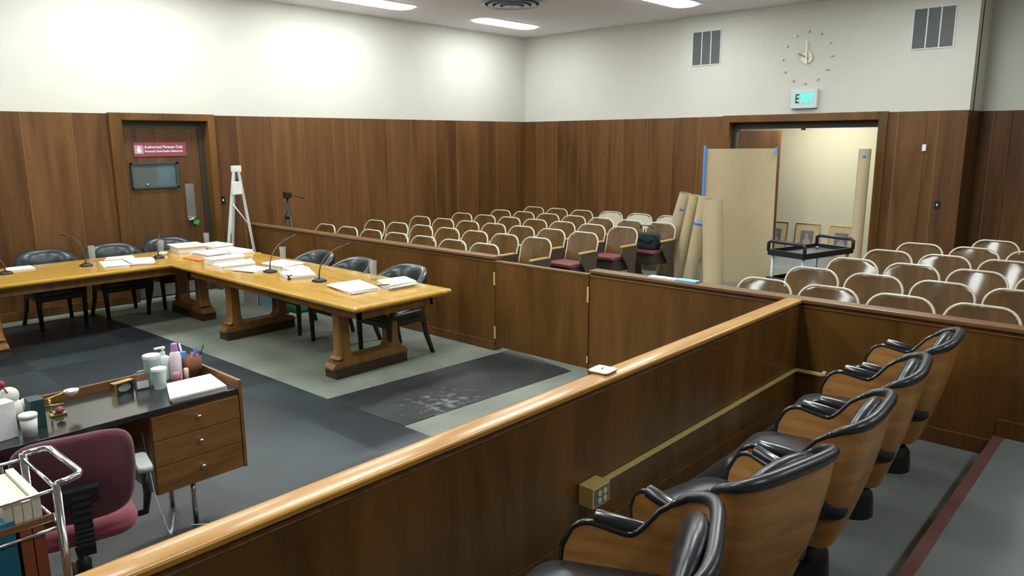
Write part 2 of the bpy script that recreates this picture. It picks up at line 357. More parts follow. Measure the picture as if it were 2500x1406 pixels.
# sign on the door (Y- facing, local text plane XZ)
TF = lambda x, y, z: Matrix.Translation((x, y, z)) @ Matrix.Rotation(PI/2, 4, 'X')
sg = empty('door_sign', (3.91, YA+.108, 1.865)); tag(sg, 'rose red sign with white writing on the brown side door', 'sign')
a = MB(); a.box(0, .685, 0, .011, 0, .18, .002); a.build('sign_board', M_signred, sg)
a = MB(); a.prism(rrect(.015, .125, .035, .145, .015), 0, .002); o = a.build('pictogram_tile', M_signpink, sg); o.data.transform(Matrix.Translation((0, -.0005, 0)) @ Matrix.Rotation(PI/2, 4, 'X'))
a = MB(); a.prism(rrect(.045, .095, .05, .105, .02), 0, .002); a.prism([(.07+.016*math.cos(t*PI/8), .115+.016*math.sin(t*PI/8)) for t in range(16)], 0, .002)
o = a.build('pictogram_figure', M_paper, sg); o.data.transform(Matrix.Translation((0, -.0028, 0)) @ Matrix.Rotation(PI/2, 4, 'X'))
text_mesh('Authorized Persons Only', .052, M_paper, sg, 'writing', TF(.14, -.001, .105), .001, .93, .0008)
text_mesh('Personal Autorizado Solamente', .040, M_paper, sg, 'writing', TF(.14, -.001, .055), .001, .97, .0006)
# light switches
def switch(loc, rz, label):
    s = empty('light_switch', loc, rz); tag(s, label, 'switch')
    a = MB(); a.box(-.036, .036, -.008, 0, -.058, .058, .003); a.build('switch_plate', M_black, s)
    a = MB(); a.box(-.008, .008, -.020, -.008, -.014, .014, .002); a.build('toggle', M_white, s)
    return s
switch((4.995, YA-.001, 1.25), 0, 'black light switch plate beside the side door')
switch((XB-.001, 2.535, 1.156), -PI/2, 'black light switch plate on panelling right of the exit doorway')
a = MB(); a.box(XB-.03, XB-.001, 2.735, 2.785, 1.87, 1.96, .006); tag(a.build('wall_sensor', M_white), 'small white box high on panelling right of the exit', 'sensor')

# exit doorway (door_2) with hall beyond
d = empty('door_2', (XB, EY0, 0)); struct(d); wd = EY1-EY0
a = MB(); a.box(-.03, .2, -.12, 0, 0, PT+.012, .008); a.box(-.03, .2, wd, wd+.12, 0, PT+.012, .008); a.box(-.03, .2, 0, wd, EH, PT+.012, .008); a.build('door_casing', M_rail, d)
a = MB(); a.box(.16, .25, 0, wd, 2.20, EH); a.box(.12, .25, wd-.06, wd, 0, 2.20); a.box(.17, .25, 0, .05, 0, 2.20); a.box(.15, .17, wd/2-.03, wd/2+.03, 2.17, 2.2); a.build('door_frame', M_dkmetal, d)
lf = MB(); lf.box(0, .98, -.045, 0, .01, 2.18, .003); lf = lf.build('door_leaf', M_doorwood, d); lf.location = (.24, wd-.02, 0); lf.rotation_euler = (0, 0, R(-18))
lf = MB(); lf.box(0, .98, 0, .045, .01, 2.18, .003); lf = lf.build('door_leaf', M_doorwood, d); lf.location = (.26, .015, 0); lf.rotation_euler = (0, 0, R(-2))
HX = 13.48
g = MB(); g.box(XB+.2, HX+.1, -.5, 9.5, -.12, .001); struct(g.build('floor_hall', M_hallfloor))
g = MB(); g.box(HX, HX+.1, -.5, 9.5, 0, 2.75); g.box(XR+.1, HX, -.6, -.5, 0, 2.75); g.box(XB+.26, HX, 9.5, 9.6, 0, 2.75)
struct(g.build('wall_hall', M_hallwall))
g = MB(); g.box(XB+.2, HX+.1, 2.3, 9.6, 2.7, 2.8); g.box(XR+.2, HX+.1, -.6, 2.3, 2.7, 2.8); struct(g.build('ceiling_hall', M_ceil))
hl = empty('hall_light', (12.5, 4.6, 2.70)); tag(hl, 'recessed fluorescent light in the hall ceiling beyond the exit', 'light')
a = MB(); a.box(-.30, .30, -.62, .62, -.03, -.001, .004); a.build('housing', M_white, hl)
a = MB(); a.box(-.27, .27, -.58, .58, -.035, -.031); a.build('diffuser', plain('lit_hall_diffuser', (1, 1, 1), .5, emit=(1, .99, .90), es=12), hl)

# ------------------------------------------------------------------ ceiling lights, grille
def ceiling_light(x0, x1, yc, label):
    L = x1-x0; t = empty('ceiling_light', (x0, yc, CEIL)); tag(t, label, 'light', 'recessed fluorescent troffers')
    a = MB(); o_ = rrect(-.03, L+.03, -.25, .25, .12); i_ = rrect(.012, L-.012, -.208, .208, .19, 7)
    o_ = rrect(-.03, L+.03, -.25, .25, .02, 7)
    a.loft([[(x, y, -.001) for x, y in o_], [(x, y, -.008) for x, y in o_], [(x, y, -.008) for x, y in i_], [(x, y, .03) for x, y in i_]], caps=False, smooth=False); a.build('trim_ring', M_ceil, t)
    a = MB(); a.prism(rrect(.03, L-.03, -.19, .19, .17, 7), -.022, .02); a.build('diffuser', M_lamp, t)
zone = {9.03: 'side wall', 5.90: 'middle of the room', 2.70: 'jury rail', -1.60: 'jury upper tier, added to brighten the rail'}
for yc, L_ in ROWS.items():
    for k, (x0, x1) in enumerate(sorted(L_, reverse=True)):
        lb = f'ceiling light out of frame over the {zone[yc]}, ' + ['nearest the exit wall', 'second from the exit wall', 'third from the exit wall', 'fourth from the exit wall', 'fifth from the exit wall'][k]
        if yc > 9 and k == 0: lb = 'long bright ceiling light nearest the far room corner'
        if yc > 9 and k == 1: lb = 'long bright ceiling light cut by the top edge, left of the round grille'
        if yc == 5.90 and k == 0: lb = 'bright ceiling light at the top edge, before the clock wall'
        ceiling_light(x0, x1, yc, lb)
gc = at(1250, 6, z=CEIL)
t = empty('round_air_diffuser', (gc.x, gc.y, CEIL)); tag(t, 'round concentric-ring air diffuser in the ceiling', 'air diffuser')
a = MB()
for r0, r1 in ((.44, .40), (.34, .29), (.24, .18), (.13, .02)):
    a.lathe([(r0, -.002), (r0+.01, -.03-(.44-r0)*.12), (r1, -.02-(.44-r0)*.12), (r1, -.002)], n=40)
smooth_by(a.build('ring_vanes', plain('blue_grey_enamel', (.30, .36, .42), .3, coat=.3), t))
a = MB(); a.lathe([(.42, -.001), (.42, -.004)], n=40); a.build('backplate', M_grilleb, t)
sp = at(1410, 26, z=CEIL); a = MB(); a.lathe([(.09, -.001), (.08, -.012), (.02, -.02), (.02, -.05)], (sp.x, sp.y, CEIL), 20); tag(a.build('sprinkler_cap', M_ceil), 'small pale disc on the ceiling right of the round diffuser', 'sprinkler')

# wall vents
def vent(y0, y1, z0, z1, label, n):
    t = empty('wall_vent', (XB+.014, (y0+y1)/2, (z0+z1)/2)); tag(t, label, 'vent'); wy, hz = (y1-y0)/2, (z1-z0)/2
    a = MB(); a.box(-.012, 0, -wy-.015, wy+.015, hz, hz+.015); a.box(-.012, 0, -wy-.015, wy+.015, -hz-.015, -hz); a.box(-.012, 0, wy, wy+.015, -hz, hz); a.box(-.012, 0, -wy-.015, -wy, -hz, hz)
    for s in (-1/3, 1/3): a.box(-.014, 0, s*wy-.008, s*wy+.008, -hz, hz)
    a.build('frame', M_signframe, t)
    a = MB(); a.box(-.002, 0, -wy, wy, -hz, hz); a.build('duct_back', M_grilleb, t)
    a = MB()
    for k in range(n):
        z = -hz+(k+.5)*2*hz/n; a.box(-.010, -.002, -wy, wy, z-hz/n*.55, z+hz/n*.55)
    a.build('louvres', M_grille, t)
vent(5.84, 6.32, 3.228, 3.738, 'grey three-panel air vent left of the clock', 30)
vent(2.555, 3.04, 3.218, 3.724, 'grey three-panel air vent right of the clock', 30)
# clock
ck = empty('wall_clock', (XB+.014, 4.445, 3.212)); tag(ck, 'frameless wall clock of twelve small markers around a round hub', 'clock')
a = MB(); a.loft([[(x, .085*math.cos(2*PI*k/24), .085*math.sin(2*PI*k/24)) for k in range(24)] for x in (0, -.02)]); a.build('hub', plain('tarnished_brass_disc', (.50, .47, .33), .35, metal=.4), ck)
def hand(name, ang, l, tail, wd_, mat, x):
    a = MB(); a.box(x-.004, x, -wd_, wd_, -tail, l, .001, Matrix.Rotation(ang, 4, 'X')); return a.build(name, mat, ck)
hand('minute_hand', R(-4), .235, .09, .013, M_white, -.035)
hand('hour_hand', R(-62), .14, .03, .010, M_grille, -.028)
a = MB(); a.box(-.034, -.02, -.008, .008, -.008, .008); a.build('hub_pin', M_black, ck)
for k in range(12):
    an = 2*PI*k/12; a = MB(); a.box(-.03, -.001, -.012, .012, -.012, .012, .003, Matrix.Translation((0, .365*math.sin(an), .368*math.cos(an)))); a.build('hour_marker', M_steel, ck)
# exit sign
ex = empty('exit_sign', (XB+.014, 4.432, 2.627)); tag(ex, 'pale grey EXIT sign glowing green above the doorway', 'sign')
a = MB(); a.box(-.06, 0, -.195, .195, -.127, .127, .008); a.build('housing', M_signframe, ex)
a = MB(); a.box(-.064, -.0605, -.135, .135, -.072, .085); a.build('glow_panel', M_signglow, ex)
MX = Matrix(((0, 0, -1, -.066), (-1, 0, 0, .128), (0, 1, 0, -.062), (0, 0, 0, 1)))
text_mesh('E', .185, M_black, ex, 'letter', MX, .001, .72, .002)
text_mesh('XIT', .185, M_green, ex, 'letters', Matrix.Translation((0, -.075, 0)) @ MX, .001, .72, .003)
a = MB(); a.box(-.075, 0, -.195, .195, -.14, -.127, .002); a.build('base_lip', M_signframe, ex)

# ------------------------------------------------------------------ rails and partitions
ZT = .94
def rail_run(name, x0, x1, y0, y1, axis, label, cat='partition', capmat=None, base=None, ztop=ZT, z0=0):
    t = empty(name, ((x0+x1)/2, (y0+y1)/2, 0)); tag(t, label, cat); cx, cy = t.location.x, t.location.y
    a = MB(); a.T = Matrix.Translation((-cx, -cy, 0))
    i = .014
    px = (x0 if axis == 0 else x0+i, x1 if axis == 0 else x1-i); py = (y0+i if axis == 0 else y0, y1-i if axis == 0 else y1)
    a.box(px[0], px[1], py[0], py[1], z0, ztop-.052); j = .012
    a.box(px[0]+(0 if axis == 0 else j), px[1]-(0 if axis == 0 else j), py[0]+(j if axis == 0 else 0), py[1]-(j if axis == 0 else 0), ztop-.052, ztop-.026)
    a.build('panel', M_rail, t)
    a = MB(); a.T = Matrix.Translation((-cx, -cy, 0))
    if axis == 0:
        yc_, hy_ = (y0+y1)/2, (y1-y0)/2
        pf = [(-hy_, ztop-.026), (-hy_, ztop-.010), (-hy_+.004, ztop-.005)] + [(hy_*q/6*.9, ztop-.0035*(q/6)**2) for q in range(-6, 7)] + [(hy_-.004, ztop-.005), (hy_, ztop-.010), (hy_, ztop-.026)]
        a.loft([[(x, yc_+y, z) for y, z in pf] for x in (x0, x1)]); smooth_by(a.build('top_cap', capmat or M_cap2, t), 35)
    else: a.box(x0, x1, y0, y1, ztop-.026, ztop, .005); a.build('top_cap', capmat or M_cap2, t)
    a = MB(); a.T = Matrix.Translation((-cx, -cy, 0))
    if axis == 0: a.box(x0, x1, y0+.006, y1-.006, ztop-.056, ztop-.048, .002)
    else: a.box(x0+.006, x1-.006, y0, y1, ztop-.056, ztop-.048, .002)
    a.build('moulding', M_cap2, t)
    if base:
        a = MB(); a.T = Matrix.Translation((-cx, -cy, 0))
        for b in base: a.box(*b, .004)
        a.build('baseboard', M_cap2 if cat == '' else M_rail, t)
    return t
rail_run('jury_rail', -.9, 5.149, 1.932, 2.047, 0, 'long varnished wooden rail running along the front of the jury box', 'rail', M_cap,
         base=[(-.9, 5.13, 1.926, 1.946, JZ, JZ+.10), (-.9, 5.149, 2.034, 2.05, 0, .09)])
rail_run('gallery_partition', 5.15, 5.27, 4.93, 9.68, 1, 'dark wooden partition behind the counsel table, in front of the left seats', 'partition',
         base=[(5.144, 5.165, 4.93, 9.68, 0, .09)])
rail_run('gallery_partition', 5.15, 5.27, -2.6, 3.785, 1, 'dark wooden partition right of the gate, closing the jury box', 'partition',
         base=[(5.144, 5.165, 2.06, 3.78, 0, .09), (5.140, 5.165, .72, 1.92, JZ, JZ+.10), (5.140, 5.165, -2.6, .70, TZ, TZ+.11)])
gt = empty('gallery_gate', (5.158, 4.36, 0)); tag(gt, 'plain wooden swing gate between the two partitions', 'gate')
a = MB(); a.box(0, .04, -.565, .56, .045, .885, .003); a.build('gate_panel', M_rail, gt)
a = MB(); a.box(-.006, .046, -.567, .562, .885, .903, .003); a.build('gate_cap', M_cap2, gt)
for z in (.12, .66): a = MB(); a.box(-.010, -.001, .556, .573, z, z+.13, .003); a.build('hinge', M_brass, gt)
a = MB(); a.box(-.010, -.001, -.572, -.556, .65, .79, .002); a.build('latch', M_brass, gt)
a = MB(); a.box(-.010, -.001, -.572, -.560, .10, .16, .002); a.build('bolt', M_brass, gt)
# brass trunking with outlet box on the jury side of the rail
t = empty('cable_trunking', (2.7, 1.943, .43)); tag(t, 'thin brass cable trunking along the jury rail with a square outlet box', 'trunking')
a = MB(); a.box(0, 2.43, -.020, 0, -.008, .012, .002); a.build('channel', M_brass, t)
a = MB(); a.box(2.415, 2.436, -.20, 0, -.008, .012, .002); a.build('side_channel', M_brass, t)
a = MB(); a.box(-.115, .02, -.085, 0, -.055, .045, .004); bx = a.build('outlet_box', M_brass, t)
a = MB(); a.box(-.105, .010, -.088, -.0855, -.046, .036); fp = a.build('face_plate', M_grille, bx)
for yy in (-.068, -.027):
    for zz in (-.023, .013): a = MB(); a.T = Matrix.Translation((yy, -.090, zz)) @ Matrix.Rotation(PI/2, 4, 'X'); a.lathe([(.015, -.002), (.015, .002)], n=12); a.build('socket', M_ivory, bx)
a = MB(); a.box(2.395, 2.43, -.225, -.20, .004, .03, .004); a.build('end_cap', M_ivory, t)
# coaster-like card on the rail
cp = [at(1433, 908, z=ZT), at(1485, 924, z=ZT), at(1515, 903, z=ZT), at(1463, 894, z=ZT)]
cc = sum(cp, Vector())/4; t = empty('rail_tile', (cc.x, cc.y+.005, ZT), R(4)); tag(t, 'white rounded square plate lying on the jury rail', 'plate')
a = MB(); a.prism(rrect(-.055, .055, -.055, .055, .018), .006, .012); a.build('plate', M_white, t)
a = MB(); a.prism(rrect(-.045, .045, -.045, .045, .018), 0, .006); a.build('foot', M_black, t)
a = MB(); a.tube([(-.012, .0, .013), (0, .010, .016), (.010, .003, .013)], .003, 6); a.build('clip', M_steel, t)
# ------------------------------------------------------------------ theatre seats
def seat_outline(hw, z0, z1, r, n=6):
    """inverted U from left bottom to right bottom (y, z)"""
    return [(hw, z0)] + [(hw-.01, z0+(z1-r-z0)*.5)] + [(hw-r+r*math.cos(t), z1-r+r*math.sin(t)) for t in [PI/2*k/n for k in range(n+1)]] + \
           [(-hw+r-r*math.cos(t), z1-r+r*math.sin(t)) for t in [PI/2-PI/2*k/n for k in range(n+1)]] + [(-hw+.01, z0+(z1-r-z0)*.5)] + [(-hw, z0)]
def seat_x(y, z): return .045 - .035*(1-(y/.26)**2)*-1*-1 + (z-.45)*.30 + .05*(1-(y/.26)**2)   # curved and leaning back, faces -X
def make_seat(kind='wood', down=False, sides=(-1,)):
    t = empty('theatre_seat')
    back_mat = M_seat if kind == 'wood' else M_creamp
    # back panel: grid in y and z, clipped by the rounded outline
    rows, cols = 9, 13; fr, bk = [], []
    hw, zb, zt, rr = .243, .40, .805, .125
    for i in range(rows):
        ry = []; z = zb+(zt-zb)*(i/(rows-1))**.9
        lim = hw if z < zt-rr else hw-rr+math.sqrt(max(0, rr*rr-(z-(zt-rr))**2))
        for jx in range(cols): y = lim*(-1+2*jx/(cols-1)); ry.append((seat_x(y, z), y, z))
        fr.append(ry); bk.append([(x+.014, y, z) for x, y, z in ry])
    a = MB(); a.slab(fr, bk); smooth_by(a.build('backrest', back_mat, t), 50)
    a = MB(); a.tube([(seat_x(y, z)+.007, y, z) for y, z in seat_outline(.250, .40, .82, .135)], .0115 if kind == 'wood' else .010, 8); a.build('rim', M_cream, t)
    # seat pan + cushion
    a = MB(); b = MB()
    if down:
        a.T = b.T = Matrix.Translation((-.02, 0, .43)) @ Matrix.Rotation(R(2), 4, 'Y')
        a.box(-.38, -.02, -.22, .22, -.17, -.01, .012); b.box(-.41, .0, -.225, .225, -.012, .035, .018)
    else:
        a.T = b.T = Matrix.Translation((.0, 0, .42)) @ Matrix.Rotation(R(72), 4, 'Y')
        a.box(-.36, .03, -.235, .235, -.07, -.01, .012); b.box(-.36, .01, -.225, .225, -.012, .03, .018)
    a.build('seat_pan', M_dkmetal, t); b.build('cushion', M_maroon, t)
    for s in sides:
        a = MB(); y = s*.2725
        prof = [(-.26, .60), (-.30, .52), (-.12, .30), (-.10, .03), (-.16, 0), (.14, 0), (.06, .06), (.04, .35), (.10, .60)]
        a.loft([[(x, y-.010, z) for x, z in prof], [(x, y+.010, z) for x, z in prof]], smooth=False); sd = a.build('standard', M_standard, t)
        a = MB(); a.box(-.30, .02, y-.021, y+.021, .60, .625, .009); a.build('armrest', M_armwood, sd)
    return t
ordn = ['first', 'second', 'third', 'fourth', 'fifth', 'sixth', 'seventh']
rown = ['front', 'second', 'third', 'fourth', 'fifth', 'last']
XR_ = [6.33, 7.16, 8.0, 8.84, 9.67, 10.52]
seat_up = make_seat(down=True); seat_r = make_seat(down=True, sides=(1,)); cream = make_seat('cream', True)
used = set()
def put_seat(src, x, y, label, group, rz=0):
    o = src if src.name not in used else copy_tree(src)
    used.add(src.name); place(o, (x, y, 0), rz); tag(o, label, 'seat', group); return o
YL = [[a_+(b_-a_)*k/6 for k in range(7)] for a_, b_ in ((9.55, 6.22), (9.43, 6.10), (9.32, 5.99), (9.21, 5.92), (9.08, 5.80))] + [[9.03, 8.475, 7.92]]
XO = .13
for r_, ys in enumerate(YL):
    for k, y in enumerate(ys):
        last = k == 6
        dn = last and r_ in (2, 3, 4)
        lb = f'wooden theatre seat with cream rim, left block, {rown[r_]} row, ' + ('at the aisle end' if last else f'{ordn[k]} from the side wall')
        if dn: lb = lb.replace(' with cream rim', ' with maroon cushion')
        put_seat(seat_up, XR_[r_]-XO, y, lb, 'theatre seats of the left block')
YRt = [[a_-.558*k for k in range(n_)] for a_, n_ in ((2.71, 5), (2.60, 4), (2.50, 4), (2.40, 4), (2.29, 3), (1.67, 2))]
for r_, ys in enumerate(YRt):
    for k, y in enumerate(ys):
        lb = f'glossy wooden theatre seat with cream rim, right block, {rown[r_]} row, ' + ('at the aisle end' if k == 0 else f'{ordn[k]} from the aisle')
        put_seat(seat_r, XR_[r_]-XO-.03, y, lb, 'theatre seats of the right block')
for k, y in enumerate((7.38, 6.80, 6.22)):
    put_seat(cream, 10.64-XO, y, 'cream plastic-backed seat behind the last full row, ' + ['leftmost of three', 'middle of three', 'rightmost, beside the cardboard rolls'][k], 'cream backed seats')

# ------------------------------------------------------------------ jury chairs (face +Y)
def make_jury_chair():
    t = empty('jury_chair'); n = 60
    def uplan(k, f):
        """plan of the tub at height fraction f (0 bottom, 1 rim); k in 0..1 from left front to right front"""
        s = k*2-1; a = abs(s); sg_ = 1 if s > 0 else -1
        if a > .5:
            g_ = (a-.5)/.5; x = .292+.02*g_; y = -.10+(.35-.03*f)*g_
        else:
            th = a/.5*PI/2; x = .292*math.sin(th)**.55 if th > 0 else 0; y = -.10-.150*max(0, math.cos(th))**.55
        tk = (1-f)**1.7
        x *= 1-.30*tk; y = y*(1-.42*tk) if y < 0 else y
        if a < .5: y -= .030*f*(1-(a/.5)**2)
        return Vector((sg_*x if a > 0 else 0, y, 0))
    def ztop(k):
        a = abs(k*2-1)
        if a < .40: return .83-.03*(a/.4)**2
        if a < .68: f = (a-.40)/.28; f = f*f*(3-2*f); return .80-.170*f
        if a < .87: return .630+.020*(a-.68)/.19
        f = (a-.87)/.13; return .65-.09*(1-math.sqrt(max(0, 1-f*f)))
    def zbot(k):
        a = abs(k*2-1); return .235 if a < .6 else .235+.05*((a-.6)/.4)
    ks = [i/(n-1) for i in range(n)]; fr, bk = [], []; m_ = 10
    for i in range(m_+1):
        row, rb = [], []
        for k in ks:
            zt, zb = ztop(k), zbot(k); z = zb+(zt-zb)*i/m_; f = min(1, max(0, (z-.235)/.595))
            p = uplan(k, f); q = uplan(min(1, k+.01), f); q0 = uplan(max(0, k-.01), f); tg = (q-q0); nn = Vector((tg.y, -tg.x, 0)).normalized()
            p.z = z; row.append(p); rb.append(p-nn*.016)
        fr.append(row); bk.append(rb)
    a = MB(); a.slab(fr, bk); smooth_by(a.build('shell', M_veneer, t), 50)
    mid = [[(fr[i][j]+bk[i][j])/2 for j in range(n)] for i in range(m_+1)]
    top = mid[m_]
    jb = [j for j, k in enumerate(ks) if abs(k*2-1) < .50]
    a = MB(); pts = [top[j]+Vector((0, 0, .006)) for j in jb]
    a.tube(pts, [.010+.015*math.sin(PI*i/(len(pts)-1))**.5 for i in range(len(pts))], 10); a.build('leather_rim', M_leather, t)
    for s in (-1, 1):                 # arm tube edging the side, with a padded sleeve
        js = list(range(0, jb[0]+2)) if s < 0 else list(range(n-1, jb[-1]-2, -1)); j0 = js[0]
        P = [mid[i][j0]+Vector((0, .010, 0)) for i in range(0, m_-1)] + [top[j]+Vector((0, .008 if q == 0 else 0, .010)) for q, j in enumerate(js)]
        a = MB(); a.tube(P, .0105, 8); ar = a.build('arm_tube', M_blackm, t)
        x = s*.30; a = MB(); p0, p1 = Vector((x+s*.004, .14, .675)), Vector((x-s*.004, -.095, .645)); d_ = (p1-p0)
        a.tube([p0, p0+d_*.02, p0+d_*.04, p0+d_*.96, p0+d_*.98, p1], [.014, .024, .0265, .0265, .024, .014], 12); a.build('arm_pad', M_blackm, ar)
    a = MB(); rings = []
    for z, sc in ((.38, .90), (.395, .97), (.45, 1.0), (.51, .985), (.538, .90), (.55, .6), (.553, .2)):
        rings.append([(x*sc, .05+(y-.05)*sc, z-.015*max(0, (y-.16)/.2)) for x, y in rrect(-.262, .262, -.20, .345, .10, 6)])
    a.loft(rings); smooth_by(a.build('seat_cushion', M_leather, t), 70)
    a = MB(); rings = []
    for d_, sc in ((-.03, .88), (-.02, .97), (0, 1), (.018, .96), (.032, .84), (.040, .6), (.043, .25)):
        rr_ = []
        for q in range(28):
            an = 2*PI*q/28; x = .268*math.cos(an)*sc; zz = .185*math.sin(an)*sc
            rr_.append((x, -.190 - .17*zz + d_*1.1 + .30*x*x, .675+zz))
        rings.append(rr_)
    a.loft(rings); smooth_by(a.build('back_pad', M_leather, t), 70)
    a = MB(); a.box(-.15, .15, -.12, .18, .29, .36, .02); a.build('swivel_box', M_black, t)
    a = MB(); a.lathe([(.05, .29), (.05, .15), (.075, .145), (.098, .115), (.104, .07), (.108, 0)], n=24); smooth_by(a.build('pedestal', M_black, t), 40)
    return t
jc = make_jury_chair()
for k, (x, y, a, lb) in enumerate([(1.68, 1.11, 24, 'jury armchair nearest the camera, turned towards the well'), (2.445, 1.12, -13, 'second jury armchair from the camera, veneer back facing it'),
        (3.156, 1.092, 5, 'middle jury armchair of the row of five'), (3.87, 1.12, 8, 'jury armchair next to last, beside the far one'), (4.58, 1.13, 4, 'jury armchair farthest from the camera, against the partition')]):
    o = jc if k == 0 else copy_tree(jc)
    place(o, (x, y, JZ), R(a)); tag(o, lb+', wood shell with black leather', 'armchair', 'swivel armchairs in the jury box')

# ------------------------------------------------------------------ counsel tables
def make_table(name, x0, x1, y0, y1, axis, feet, label, mat):
    cx, cy = (x0+x1)/2, (y0+y1)/2; t = empty(name, (cx, cy, 0)); tag(t, label, 'table', 'oak counsel tables'); hx, hy = (x1-x0)/2, (y1-y0)/2
    a = MB(); prof = [(0, .738, 0), (.0, .74, .012)]
    def ring(ins, z): return [(x, y, z) for x, y in rrect(-hx+ins, hx-ins, -hy+ins, hy-ins, .025, 3)]
    a.loft([ring(.05, .690), ring(.028, .692), ring(.018, .700), ring(.006, .706), ring(0, .716), ring(.002, .730), ring(.012, .739), ring(.03, .740)], smooth=False)
    a.build('table_top', mat, t)
    a = MB(); i = .13
    a.box(-hx+i, hx-i, -hy+i, -hy+i+.03, .60, .692); a.box(-hx+i, hx-i, hy-i-.03, hy-i, .60, .692); a.box(-hx+i, -hx+i+.03, -hy+i, hy-i, .60, .692); a.box(hx-i-.03, hx-i, -hy+i, hy-i, .60, .692)
    a.build('apron', M_oakdark, t)
    for f in feet:
        T = Matrix.Translation((0, f-cy, 0)) if axis == 1 else Matrix.Translation((f-cx, 0, 0)) @ Matrix.Rotation(PI/2, 4, 'Z')
        fr_ = MB(); fr_.T = T; hw = .42
        prof = [(-hw, .085), (hw, .085), (hw, .10), (hw-.03, .135), (hw-.09, .15), (hw-.13, .165), (-hw+.13, .165), (-hw+.09, .15), (-hw+.03, .135), (-hw, .10)]
        fr_.loft([[(x, -.07, z) for x, z in prof], [(x, .07, z) for x, z in prof]], smooth=False); sl = fr_.build('sledge_foot', M_oakdark, t)
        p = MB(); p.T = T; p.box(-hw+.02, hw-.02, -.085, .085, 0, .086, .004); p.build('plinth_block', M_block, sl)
        for s in (-1, 1):
            c = MB(); c.T = T @ Matrix.Translation((s*.27, 0, 0))
            def sq(w_, d_, z): return [(x, y, z) for x, y in ((w_, d_), (w_-.015, d_+.015), (-w_+.015, d_+.015), (-w_, d_), (-w_, -d_), (-w_+.015, -d_-.015), (w_-.015, -d_-.015), (w_, -d_))]
            c.loft([sq(.095, .055, .165), sq(.070, .05, .19), sq(.058, .045, .24), sq(.055, .042, .52), sq(.062, .045, .56), sq(.062, .045, .60)], smooth=False); c.build('leg_column', M_oakdark, t)
    return t
make_table('counsel_table', 3.43, 4.50, 4.82, 8.16, 1, (5.41, 7.36), 'long golden oak table piled with papers, its corner towards the gate', M_oakY)
tb = make_table('counsel_table', 1.25, 4.53, 8.17, 9.28, 0, (1.80, 3.88), 'long golden oak table parallel to the side door wall', M_oakX)

# ------------------------------------------------------------------ captain's chairs (face +Y)
def make_captain():
    t = empty('captain_chair')
    a = MB(); rings = []
    for z, sc in ((.39, .93), (.40, 1), (.44, 1), (.462, .95), (.475, .75), (.48, .35)): rings.append([(x*sc, y*sc, z) for x, y in rrect(-.25, .25, -.24, .25, .07, 5)])
    a.loft(rings); smooth_by(a.build('seat', M_leatherg, t), 60)
    a = MB(); a.box(-.235, .235, -.225, .235, .33, .39, .01); a.build('seat_rail', M_darkleg, t)
    a = MB(); rings = []; n = 24
    for i in range(n+1):
        k = i/n*2-1; aa = abs(k); s = 1 if k > 0 else -1
        if aa > .6: f = (aa-.6)/.4; x = s*(.285-.0*f); y = -.06+.22*f
        else: th = aa/.6*PI/2; x = s*.285*math.sin(th); y = -.06-.235*math.cos(th)
        e = min(1, max(0, (aa-.12)/.75)); e = e*e*(3-2*e)
        zt = .848-.175*e; zb = .585; th_ = .050-.012*e
        tgx, tgy = (0, 1) if aa > .6 else (math.cos(k/.6*PI/2), math.sin(abs(k)/.6*PI/2)*s)
        nx, ny = (s, 0) if aa > .6 else (math.sin(k/.6*PI/2), -math.cos(k/.6*PI/2)); rb = .03*(1-e)
        cz = (zt+zb)/2; hz = (zt-zb)/2; rg = []
        for q in range(14):
            an = 2*PI*q/14; cu = math.cos(an); su = math.sin(an)
            cu = math.copysign(abs(cu)**.7, cu); su = math.copysign(abs(su)**.8, su); rg.append((x+nx*(cu*th_+rb*(su+.3)), y+ny*(cu*th_+rb*(su+.3)), cz+hz*su))
        rings.append(rg)
    a.loft(rings); smooth_by(a.build('backrest', M_leatherg, t), 60)
    for s in (-1, 1):
        a = MB(); a.tube([(s*.225, .20, .0), (s*.235, .205, .38), (s*.26, .17, .50), (s*.285, .13, .61)], [.021, .029, .024, .02], 8); a.build('leg', M_darkleg, t)
        a = MB(); a.tube([(s*.25, -.31, 0), (s*.225, -.25, .20), (s*.215, -.215, .40), (s*.20, -.25, .62)], [.021, .026, .028, .02], 8); a.build('leg', M_darkleg, t)
    for s in (-.09, .09): a = MB(); a.tube([(s, -.22, .45), (s*1.2, -.27, .62)], .014, 6); a.build('back_spindle', M_darkleg, t)
    return t
cc_ = make_captain()
for k, (x, y, a, lb) in enumerate([(4.40, 5.60, 90, 'dark leather captain chair nearest the gate, at the end of the oak table'), (4.36, 6.38, 88, 'dark leather captain chair in the middle of the three by the partition'),
        (4.40, 7.14, 90, 'dark leather captain chair farthest from the gate along the partition'),
        (2.62, 9.40, 182, 'dark leather captain chair at far left, backing onto the panelled wall'), (3.32, 9.38, 178, 'dark leather captain chair in front of the side door, left of it'), (4.02, 9.47, 176, 'dark leather captain chair behind the boxes of papers at the table corner')]):
    o = cc_ if k == 0 else copy_tree(cc_)
    place(o, (x, y, 0), R(a)); tag(o, lb, 'chair', 'leather captain chairs at the oak tables')
